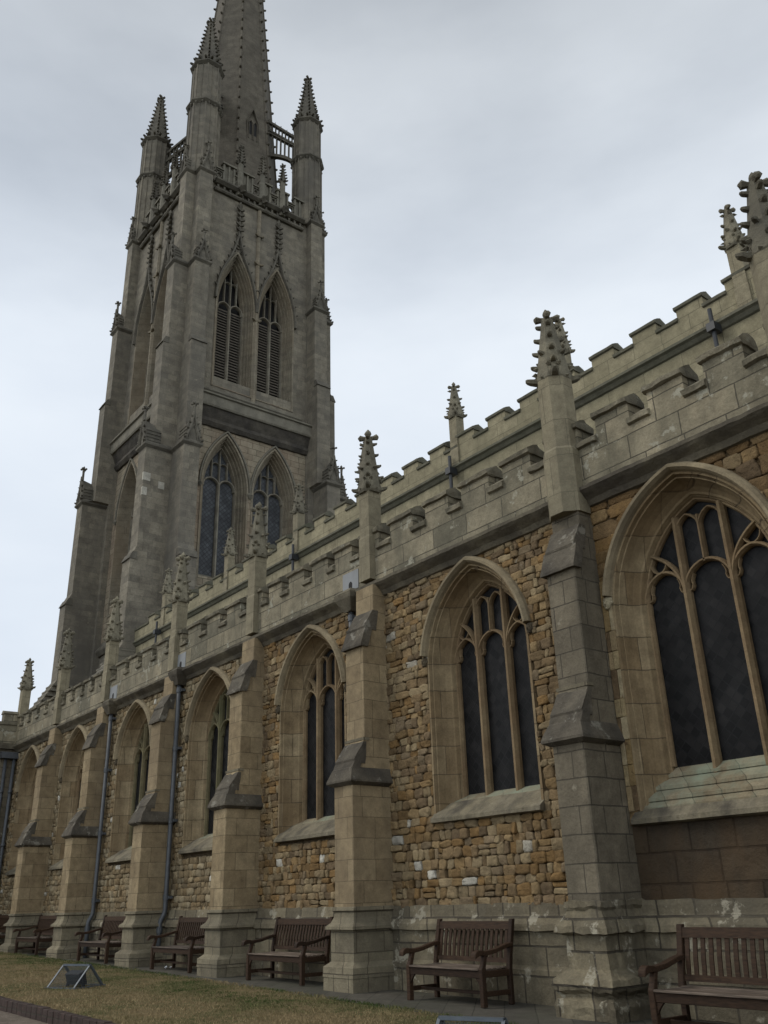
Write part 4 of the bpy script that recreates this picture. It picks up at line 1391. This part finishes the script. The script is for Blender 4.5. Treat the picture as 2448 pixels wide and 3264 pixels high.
for s_ in (-1.4, 0.05, 1.45):
    mb.octa((s_, 4.6, 38.85), ((0.28, 0, 0), (0, 0.35, 0.08), (0, 0.05, 0.26)))
    knob(mb, (s_, 4.55, 38.7), (0.4, 0.8, -0.3), 0.34)
    knob(mb, (s_, 4.55, 38.9), (-0.6, 0.7, 0.2), 0.32)
face_parts.append(mb.build("cornice", MAT['carving'], tower, rough=0.01))
# pierced battlemented parapet
mb = MB(TE)
mb.box(-3.0, 3.0, 3.98, 4.2, 39.08, 39.28)
p = 6.0 / 5
for i in range(5):
    s0 = -3.0 + i * p
    # crenel with a pierced quatrefoil panel
    mb.box(s0 + 0.10, s0 + 0.52, 4.0, 4.18, 39.84, 39.92)
    mb.box(s0 + 0.06, s0 + 0.56, 3.94, 4.26, 39.92, 40.0)
    mb.ribbon([(s0 + 0.31 + 0.16 * math.cos(q * math.pi / 4), 39.56 + 0.20 * math.sin(q * math.pi / 4)) for q in range(9)], 0.09, 4.02, 4.16)
    for sx, sz in ((-1, -1), (1, -1), (-1, 1), (1, 1)):
        mb.ribbon([(s0 + 0.31 + sx * 0.21, 39.56 + sz * 0.29), (s0 + 0.31 + sx * 0.10, 39.56 + sz * 0.14)], 0.07, 4.04, 4.14)
    # merlon
    mb.box(s0 + 0.52, s0 + 0.64, 3.98, 4.2, 39.28, 40.46)
    mb.box(s0 + p - 0.02, s0 + p + 0.10, 3.98, 4.2, 39.28, 40.46)
    mb.box(s0 + 0.64, s0 + p - 0.02, 4.0, 4.1, 39.28, 40.46)
    mb.box(s0 + 0.86, s0 + 0.96, 4.1, 4.2, 39.28, 40.46)
    mb.box(s0 + 0.46, s0 + p + 0.16, 3.93, 4.27, 40.46, 40.58)
face_parts.append(mb.build("parapet", MAT['tower_pale'], tower))
for s_, zz in ((-1.4, 41.0), (0.05, 41.0), (1.45, 41.2)):
    mb = MB()
    mb.stack(4.22, s_, 8, [(0.20, 38.6), (0.20, 40.2), (0.17, 40.3), (0.17, zz)], math.pi / 8)
    o = mb.build("parapet_pinnacle", MAT['tower_pale'], tower)
    mb = MB()
    spirelet(mb, 4.22, s_, zz, zz + 1.35, 0.21, 0.05, 6, 4, math.pi / 4, 0.2, 0.16)
    for k in range(4):
        d = Vector((math.cos(k * math.pi / 2), math.sin(k * math.pi / 2), 0))
        knob(mb, Vector((4.22, s_, zz)) + d * 0.18, d, 0.22)
    mb.build("spirelet", MAT['carving'], o)
    face_parts.append(o)

# buttresses (right hand and left hand one of each face)
def stage_ring(mb, s0, s1, o0, o1, z0, z1):
    mb.box(s0, s1, o0, o1, z0, z1)
def gablet(mb, sc, o0, o1, z, w, h, back):
    """crocketed gable on a buttress front, its stone roof running back to the next stage"""
    mb.loft([[(sc - w / 2, o, z), (sc - w / 2, o, z + h * 0.55 * k), (sc, o, z + h * k), (sc + w / 2, o, z + h * 0.55 * k), (sc + w / 2, o, z)] for o, k in ((o1, 1.0), (o0, 0.86))], True, True)
    for q in range(1, 5):
        zq = z + h * 0.13 * q
        mb.box(sc - w / 2 - 0.03, sc + w / 2 + 0.03, o0, o1 - 0.03, zq - 0.025, zq + 0.012)
    for sg in (-1, 1):
        mb.ribbon([(sc + sg * w * 0.56, z - 0.02), (sc + sg * w * 0.22, z + h * 0.52), (sc, z + h * 1.12)], 0.13, o1 - 0.05, o1 + 0.09)
        mb.ribbon(bez((sc + sg * w * 0.34, z), (sc + sg * w * 0.30, z + h * 0.4), (sc, z + h * 0.62), 5), 0.07, o1 - 0.02, o1 + 0.07)
        for k in range(4):
            f = 0.15 + 0.22 * k
            knob(mb, (sc + sg * w * 0.56 * (1 - f), o1 + 0.03, z + h * 1.12 * f), (sg, 0.5, 0.3), 0.17)
        knob(mb, (sc + sg * w * 0.5, o1, z + 0.05), (sg, 0.9, 0.0), 0.28)
    mb.stack(sc, o1 - 0.02, 6, [(0.07, z + h * 0.95), (0.055, z + h * 1.12 + 0.55)])
    finial(mb, (sc, o1 - 0.02, z + h * 1.12 + 0.45), 0.17)
REPAIRS = [(-5.735, -5.38, 19.35, 19.75), (-5.735, -5.5, 18.6, 19.0), (-4.98, -4.68, 19.1, 19.45)]
ST = [  # z0, z1, corner half size, front distance, width
    (-0.4, 10.3, 4.60, 6.75, 1.05), (11.6, 15.5, 4.42, 6.0, 0.84), (16.1, 21.2, 4.42, 5.73, 0.80),
    (21.3, 27.3, 4.17, 5.20, 0.82), (27.7, 32.45, 4.15, 4.95, 0.82), (32.55, 38.95, 4.06, 4.62, 0.78)]
TN = lambda s, o, z: (o, s, z)
for sg in (-1, 1):
    mb = MB(lambda s, o, z, sg=sg: (o, s * sg, z))
    FR = lambda s, o, z, sg=sg: (o, s * sg, z)
    subs = []
    for i, (z0, z1, b, of, w) in enumerate(ST):
        mb.box(b - w, b, 3.6, of, z0, z1)
        if i + 1 < len(ST):
            nz, nb, nof, nw = ST[i + 1][0], ST[i + 1][2], ST[i + 1][3], ST[i + 1][4]
            mb.loft([[(b - w, 3.6, z1), (b, 3.6, z1), (b, of, z1), (b - w, of, z1)], [(nb - nw, 3.6, nz), (nb, 3.6, nz), (nb, nof, nz), (nb - nw, nof, nz)]], True, True)
        pb = MB(FR)
        if z1 in (15.5, 27.3):
            pb.loft([[(b - w - 0.03, of - 0.3, z1 - 0.06), (b - w - 0.03, of + 0.07, z1 - 0.06), (b + 0.03, of + 0.07, z1 - 0.06), (b + 0.03, of - 0.3, z1 - 0.06)],
                     [(b - w - 0.03, of - 0.3, z1 + 0.3), (b - w - 0.03, of - 0.1, z1 + 0.3), (b + 0.03, of - 0.1, z1 + 0.3), (b + 0.03, of - 0.3, z1 + 0.3)]], True, True)
        if z1 in (21.2, 32.45, 38.95):
            e = 0.12
            pb.loft([[(b - w - q, 3.6, z), (b + q, 3.6, z), (b + q, of + q, z), (b - w - q, of + q, z)] for q, z in ((0.0, z1 - 0.16), (e, z1 - 0.04), (e, z1 + 0.05), (0.0, z1 + 0.2))], True, True)
        if pb.v:
            subs.append(("string", pb))
    pb = MB(FR)
    for k in range(5):
        z = 10.3 + k * 0.26
        f = 6.75 - (6.75 - 6.0) * k / 5
        pb.box(3.4, 4.64 - 0.04 * k, 3.6, f + 0.05, z - 0.06, z + 0.02)
    subs.append(("base_offset", pb))
    for g_ in ((4.42 - 0.40, 5.0, 5.76, 21.3, 0.66, 1.35), (4.15 - 0.41, 4.5, 4.98, 32.55, 0.64, 1.25), (4.06 - 0.39, 4.0, 4.64, 39.05, 0.66, 1.3)):
        cb = MB(FR)
        gablet(cb, *g_, 0)
        subs.append(("gablet", cb))
    o = mb.build("tower_buttress", MAT['tower'], tower)
    for nm_, q_ in subs:
        q_.build(nm_, MAT['carving'] if nm_ != "base_offset" else MAT['tower_pale'], o, rough=0.006)
    face_parts.append(o)

# corner pier and octagonal turret (south-east one, then copied)
mb = MB()
for i, (z0, z1, b, of, w) in enumerate(ST):
    z2 = ST[i + 1][0] if i + 1 < len(ST) else 39.0
    mb.box(3.3, b - 0.004, -b + 0.004, -3.3, z0, z2)
cx_, cy_ = 3.6, -3.6
def fluted(mb, r, z0, z1):
    mb.stack(cx_, cy_, 24, [(r, z0), (r, z1)], math.pi / 24) if False else None
    n = 8
    ring = []
    for k in range(n):
        a0 = math.pi / 8 + k * math.pi / 4
        a1 = a0 + math.pi / 4
        p0 = Vector((math.cos(a0), math.sin(a0))) * r
        p1 = Vector((math.cos(a1), math.sin(a1))) * r
        nn = (p0 + p1).normalized()
        t = (p1 - p0)
        for f, dn in ((0.06, 0), (0.10, -0.05), (0.46, -0.05), (0.48, 0.0), (0.52, 0.0), (0.54, -0.05), (0.90, -0.05), (0.94, 0)):
            q = p0 + t * f + nn * dn
            ring.append((cx_ + q.x, cy_ + q.y))
    mb.loft([[(x, y, z) for x, y in ring] for z in (z0, z1)], True, True)
fluted(mb, 0.97, 38.9, 44.3)
fluted(mb, 0.90, 44.3, 47.5)
tur = mb.build("corner_turret", MAT['tower'], tower)
for r, z in ((0.97, 44.3), (0.90, 47.5)):
    mb = MB()
    mb.stack(cx_, cy_, 8, [(r - 0.02, z - 0.16), (r + 0.13, z - 0.02), (r + 0.13, z + 0.06), (r - 0.03, z + 0.2)], math.pi / 8)
    for k in range(16):
        a = k * math.pi / 8 + math.pi / 16
        d = Vector((math.cos(a), math.sin(a), 0))
        if z < 46:
            mb.octa((cx_ + 1.0 * math.cos(a), cy_ + 1.0 * math.sin(a), 44.08), ((0.08, 0, 0), (0, 0.08, 0), (0, 0, 0.12)))
        else:
            knob(mb, Vector((cx_, cy_, 47.75)) + d * 0.88, d, 0.26)
    mb.build("ring_moulding", MAT['carving'], tur)
mb = MB()
spirelet(mb, cx_, cy_, 47.6, 51.9, 0.78, 0.13, 12, 8, math.pi / 8, 0.24, 0.25)
mb.build("spirelet", MAT['carving'], tur)
face_parts.append(tur)

# pierced flying buttress (north-east one, then copied)
D2 = math.sqrt(0.5)
FB = lambda s, o, z: (s * D2 - o * D2, s * D2 + o * D2, z)      # s radial, o across
mb = MB(FB)
def beam(p0, p1, w, h):
    n = 6
    mb.loft([[(p0[0] + (p1[0] - p0[0]) * i / n, o, p0[1] + (p1[1] - p0[1]) * i / n + dz) for o, dz in ((-w, 0), (w, 0), (w, h), (-w, h))] for i in range(n + 1)], True, True)
beam((4.5, 46.45), (2.3, 48.55), 0.14, 0.2)
beam((4.5, 45.9), (2.3, 47.85), 0.12, 0.14)
beam((4.5, 45.75), (2.3, 47.6), 0.15, 0.12)
ap = bez((4.4, 44.3), (4.0, 45.35), (2.3, 45.55), 10)
mb.ribbon(ap, 0.22, -0.13, 0.13, 0.22)
for i in range(9):
    s_ = 4.3 - i * 0.22
    zc = 46.0 + (4.5 - s_) / 2.2 * 1.98
    mb.box(s_ - 0.035, s_ + 0.035, -0.07, 0.07, zc, zc + 0.56)
for i in range(7):
    s_ = 4.15 - i * 0.27
    za = 44.5 + 1.0 * (1 - ((s_ - 2.3) / 2.1) ** 3)
    zb_ = 45.8 + (4.5 - s_) / 2.2 * 1.85
    mb.box(s_ - 0.04, s_ + 0.04, -0.09, 0.09, za, zb_)
for i in range(5):
    s_ = 4.1 - i * 0.4
    zc = 46.62 + (4.5 - s_) / 2.2 * 2.1
    knob(mb, (s_, 0, zc), (0.3, 0, 1), 0.24)
for i in range(1, 9):
    knob(mb, (ap[i][0], 0, ap[i][1] - 0.1), (0.3, 0, -1), 0.18)
fl = mb.build("flying_buttress", MAT['carving'], tower)
face_parts.append(fl)

# spire
mb = MB()
SX, SY = 0.08, 0.16
def sr(z):
    return 0.0775 * (80.6 - z)
mb.stack(SX, SY, 8, [(sr(38.0), 38.0), (sr(80.0), 80.0)], math.pi / 8)
for k in range(8):
    a = math.pi / 8 + k * math.pi / 4
    d = Vector((math.cos(a), math.sin(a), 0))
    c = Vector((SX, SY, 0))
    mb.tube([c + d * sr(38) + Vector((0, 0, 38)), c + d * sr(80) + Vector((0, 0, 80))], [0.10, 0.05], 6)
    z = 40.5
    while z < 79:
        knob(mb, c + d * (sr(z) + 0.02) + Vector((0, 0, z)), d, 0.27)
        z += 0.98
finial(mb, (SX, SY, 80.3), 0.5)
spire = mb.build("spire", MAT['spire'], tower)
mb = MB(TE)
r = sr(46.2) * math.cos(math.pi / 8) + 0.06
for s_ in (-0.17 + SY, 0.17 + SY):
    mb.ribbon(arch_path(s_, 46.5, 45.2, 0.13, 0.25, 0.0, 6), 0.07, r - 0.4, r + 0.14)
mb.ribbon([(SY - 0.42, 45.0), (SY - 0.40, 46.7), (SY, 47.8), (SY + 0.40, 46.7), (SY + 0.42, 45.0)], 0.10, r - 0.4, r + 0.12)
mb.box(r - 0.3, r + 0.15, SY - 0.45, SY + 0.45, 44.9, 45.05) if False else None
lu = mb.build("lucarne", MAT['spire'], spire)
mb = MB(TE)
for s_ in (-0.17 + SY, 0.17 + SY):
    mb.poly([(x, r + 0.06, z) for x, z in arch_path(s_, 46.5, 45.2, 0.11, 0.23, 0.0, 6)])
mb.build("dark_opening", MAT['dark'], spire, recalc=False)

for k in (1, 2, 3):
    for o in face_parts:
        c = copy_tree(o, tower)
        c.rotation_euler.z = k * math.pi / 2
# three pale repair stones on the east side of the south-east buttress
mb = None
for y0, y1, z0, z1 in REPAIRS:
    mb = MB()
    mb.box(4.3, 4.428, y0, y1, z0, z1)
    mb.build("repair_stone", MAT['leadplate_stone'], tower)
# tower floor slab under the spire
mb = MB()
mb.box(-4.0, 4.0, -4.0, 4.0, 38.8, 39.05)
mb.build("tower_roof", MAT['lead'], tower)

# ================================================================== benches
def make_bench(L):
    root = empty("park_bench")
    Dp = 0.57
    wood, worn = MAT['wood'], MAT['wood_worn']
    def part(name, mb, mat, bevel=0.006):
        return mb.build(name, mat, root, bevel=bevel)
    h = L / 2
    for sx in (-1, 1):
        x = sx * (h - 0.035)
        mb = MB()                                   # front leg with the arm post
        mb.loft([[(x - 0.035, y0, z), (x + 0.035, y0, z), (x + 0.035, y0 + d, z), (x - 0.035, y0 + d, z)] for y0, d, z in
                 ((-Dp, 0.075, 0), (-Dp, 0.075, 0.36), (-Dp, 0.075, 0.44), (-Dp + 0.03, 0.06, 0.50), (-Dp + 0.07, 0.055, 0.62))], True, True)
        part("leg", mb, wood)
        mb = MB()                                   # rear leg and back post in one
        mb.loft([[(x - 0.035, y0 - 0.06, z), (x + 0.035, y0 - 0.06, z), (x + 0.035, y0, z), (x - 0.035, y0, z)] for y0, z in
                 ((0, 0), (0, 0.42), (0.03, 0.62), (0.11, 1.0), (0.118, 1.03))], True, True)
        part("leg", mb, wood)
        mb = MB()                                   # arm, dipping and scrolled at the front
        rows = []
        for y, z, t in ((0.03, 0.745, 0.045), (-0.12, 0.72, 0.05), (-0.3, 0.675, 0.05), (-0.48, 0.655, 0.055), (-0.54, 0.665, 0.06), (-0.60, 0.672, 0.07), (-0.645, 0.66, 0.075), (-0.675, 0.63, 0.06), (-0.68, 0.60, 0.035)):
            rows.append([(x - 0.045, y, z - t), (x + 0.045, y, z - t), (x + 0.045, y, z), (x - 0.045, y, z)])
        mb.loft(rows, True, True)
        part("armrest", mb, wood)
        mb = MB()
        mb.box(x - 0.022, x + 0.022, -Dp + 0.06, -0.05, 0.12, 0.18)
        mb.box(x - 0.022, x + 0.022, -Dp + 0.06, -0.05, 0.34, 0.42)
        part("side_rail", mb, wood)
    mb = MB()
    mb.box(-h + 0.06, h - 0.06, -Dp + 0.015, -Dp + 0.055, 0.335, 0.425)
    mb.box(-h + 0.06, h - 0.06, -0.05, -0.01, 0.335, 0.425)
    mb.box(-h + 0.06, h - 0.06, -0.36, -0.32, 0.125, 0.165)
    for sx in (-1, 1):                              # brackets under the seat rail
        x = sx * (h - 0.07)
        mb.loft([[(x, y, 0.335), (x - sx * 0.09, y, 0.335), (x - sx * 0.03, y, 0.27), (x, y, 0.22)] for y in (-Dp + 0.02, -Dp + 0.05)], True, True)
    part("seat_rail", mb, wood, 0.004)
    mb = MB()
    for k in range(6):
        y = -Dp - 0.01 + k * 0.093
        sag = 0.012 * math.sin(math.pi * (k + 0.5) / 6)
        mb.box(-h + (0.0 if k else 0.06), h - (0.0 if k else 0.06), y, y + 0.078, 0.43 - sag, 0.455 - sag) if False else mb.box(-h + 0.075, h - 0.075, y, y + 0.078, 0.43 - sag, 0.455 - sag)
    part("seat", mb, worn, 0.005)
    mb = MB()
    def yb(z):
        return 0.03 + (z - 0.62) / 0.38 * 0.08 - 0.03 if z > 0.62 else -0.02 + (z - 0.42) / 0.2 * 0.03
    mb.loft([[(-h + 0.07, yb(z) - 0.02, z), (h - 0.07, yb(z) - 0.02, z), (h - 0.07, yb(z) + 0.02, z), (-h + 0.07, yb(z) + 0.02, z)] for z in (0.90, 0.995, 1.0)], True, True)
    mb.loft([[(-h + 0.07, yb(z) - 0.02, z), (h - 0.07, yb(z) - 0.02, z), (h - 0.07, yb(z) + 0.02, z), (-h + 0.07, yb(z) + 0.02, z)] for z in (0.49, 0.55)], True, True)
    n = int((L - 0.14) / 0.092)
    for k in range(n):
        x = -h + 0.07 + (L - 0.14) * (k + 0.5) / n
        mb.loft([[(x - 0.025, yb(z) - 0.008, z), (x + 0.025, yb(z) - 0.008, z), (x + 0.025, yb(z) + 0.008, z), (x - 0.025, yb(z) + 0.008, z)] for z in (0.54, 0.72, 0.91)], True, True)
    part("backrest", mb, wood, 0.0)
    return root
short = make_bench(1.58)
long_ = make_bench(1.86)
used = set()
for src, x, y, rz, lab in [
        (short, -5.72, -1.04, 0.0, "brown wooden bench at the right edge beyond the grey eroded buttress"),
        (short, -10.40, -0.42, 0.0, "brown bench with pale worn seat between the grey buttress and the first honey coloured one"),
        (long_, -15.06, -0.30, 0.0, "brown bench with a straw coloured grass patch before it, below the honey stone wall"),
        (long_, -19.20, -0.30, 0.0, "brown bench right of a grey drainpipe with white litter under its seat"),
        (long_, -23.55, -0.30, 0.0, "brown bench right of the second drainpipe, behind the left floodlight cage"),
        (long_, -28.55, -0.30, 0.0, "brown bench between the two leftmost fully seen buttresses"),
        (long_, -32.6, -0.30, 0.0, "brown bench cut off by the left edge of the photo")]:
    b = src if id(src) not in used else copy_tree(src)
    used.add(id(src))
    b.location = (x, y, gz(x) + 0.004)
    b.rotation_euler = (0, 0, rz)
    tag(b, lab, "bench", "wooden benches along the church wall")

# ================================================================== caged floodlights on the lawn
def make_flood():
    root = empty("floodlight")
    A, H, Wd = 0.34, 0.35, 0.62
    mb = MB()
    t = 0.016
    tops = [(-Wd / 2, 0.0, H), (Wd / 2, 0.0, H)]
    for sx in (-1, 1):
        x = sx * Wd / 2
        for yy in (-A, A):
            d = Vector((0, yy, -H)).normalized()
            mb.loft([[(x - t, yy * f - t, H * (1 - f)), (x + t, yy * f - t, H * (1 - f)), (x + t, yy * f + t, H * (1 - f) + t), (x - t, yy * f + t, H * (1 - f) + t)] for f in (0.0, 1.0)], True, True)
        mb.box(x - t, x + t, -A, A, 0.0, 0.025)
    mb.box(-Wd / 2, Wd / 2, -t * 1.6, t * 1.6, H - t, H + t)
    for yy in (-A, A):
        mb.box(-Wd / 2 - 0.06, Wd / 2 + 0.06, yy - t, yy + t, 0.0, 0.03)
    mb.build("cage_frame", MAT['steel'], root)
    mb = MB()
    def wire(p, q):
        mb.tube([p, q], 0.0014, 3)
    for sy_ in (-1, 1):
        for k in range(1, 22):
            x = -Wd / 2 + Wd * k / 22
            wire((x, 0, H), (x, sy_ * A, 0.01))
        for k in range(1, 19):
            f = k / 19
            wire((-Wd / 2, sy_ * A * f, H * (1 - f)), (Wd / 2, sy_ * A * f, H * (1 - f)))
    for sx in (-1, 1):
        for k in range(-8, 9):
            y = A * k / 9
            wire((sx * Wd / 2, y, 0.0), (sx * Wd / 2, y, H * (1 - abs(y) / A)))
        for k in range(1, 12):
            z = H * k / 12
            y = A * (1 - z / H)
            wire((sx * Wd / 2, -y, z), (sx * Wd / 2, y, z))
    mb.build("wire_mesh", MAT['steel'], root, recalc=False)
    mb = MB()
    mb.loft([[(-0.16, -0.03, 0.05), (0.16, -0.03, 0.05), (0.16, 0.13, 0.05), (-0.16, 0.13, 0.05)], [(-0.17, -0.10, 0.22), (0.17, -0.10, 0.22), (0.17, 0.05, 0.27), (-0.17, 0.05, 0.27)]], True, True)
    mb.box(-0.19, -0.172, -0.03, 0.05, 0.0, 0.2)
    mb.box(0.172, 0.19, -0.03, 0.05, 0.0, 0.2)
    lm = mb.build("lamp_housing", MAT['iron'], root, bevel=0.008)
    mb = MB()
    mb.poly([(-0.14, 0.055, 0.262), (0.14, 0.055, 0.262), (0.14, -0.085, 0.226), (-0.14, -0.085, 0.226)])
    mb.poly([(-0.14, 0.136, 0.065), (0.14, 0.136, 0.065), (0.14, 0.064, 0.25), (-0.14, 0.064, 0.25)])
    mb.build("lens", MAT['tower_glass'], lm, recalc=False)
    return root
fl1 = make_flood()
fl1.location = (-17.05, -3.62, gz(-17.05) + 0.02)
fl1.rotation_euler = (0, 0, RAD(24))
tag(fl1, "floodlight in a wedge shaped wire cage standing whole on the lawn at the left", "floodlight", "caged floodlights on the lawn")
fl2 = copy_tree(fl1)
fl2.location = (-6.70, -3.88, gz(-6.7) + 0.02)
fl2.rotation_euler = (0, 0, RAD(24))
tag(fl2, "floodlight cage of which only the top bar shows at the bottom edge of the photo", "floodlight", "caged floodlights on the lawn")

mb = MB()
for dx, dy, s_ in ((0, 0, 0.05), (0.13, 0.05, 0.04)):
    mb.octa((-20.0 + dx, -0.55 + dy, gz(-20) + 0.03), ((s_, 0, 0.01), (0, s_ * 0.8, 0.01), (0.01, 0, s_ * 0.6)))
tag(mb.build("paper_scrap", MAT['white'], None, rough=0.01, rfreq=20), "crumpled white paper lying under a bench beside the drainpipe", "litter")
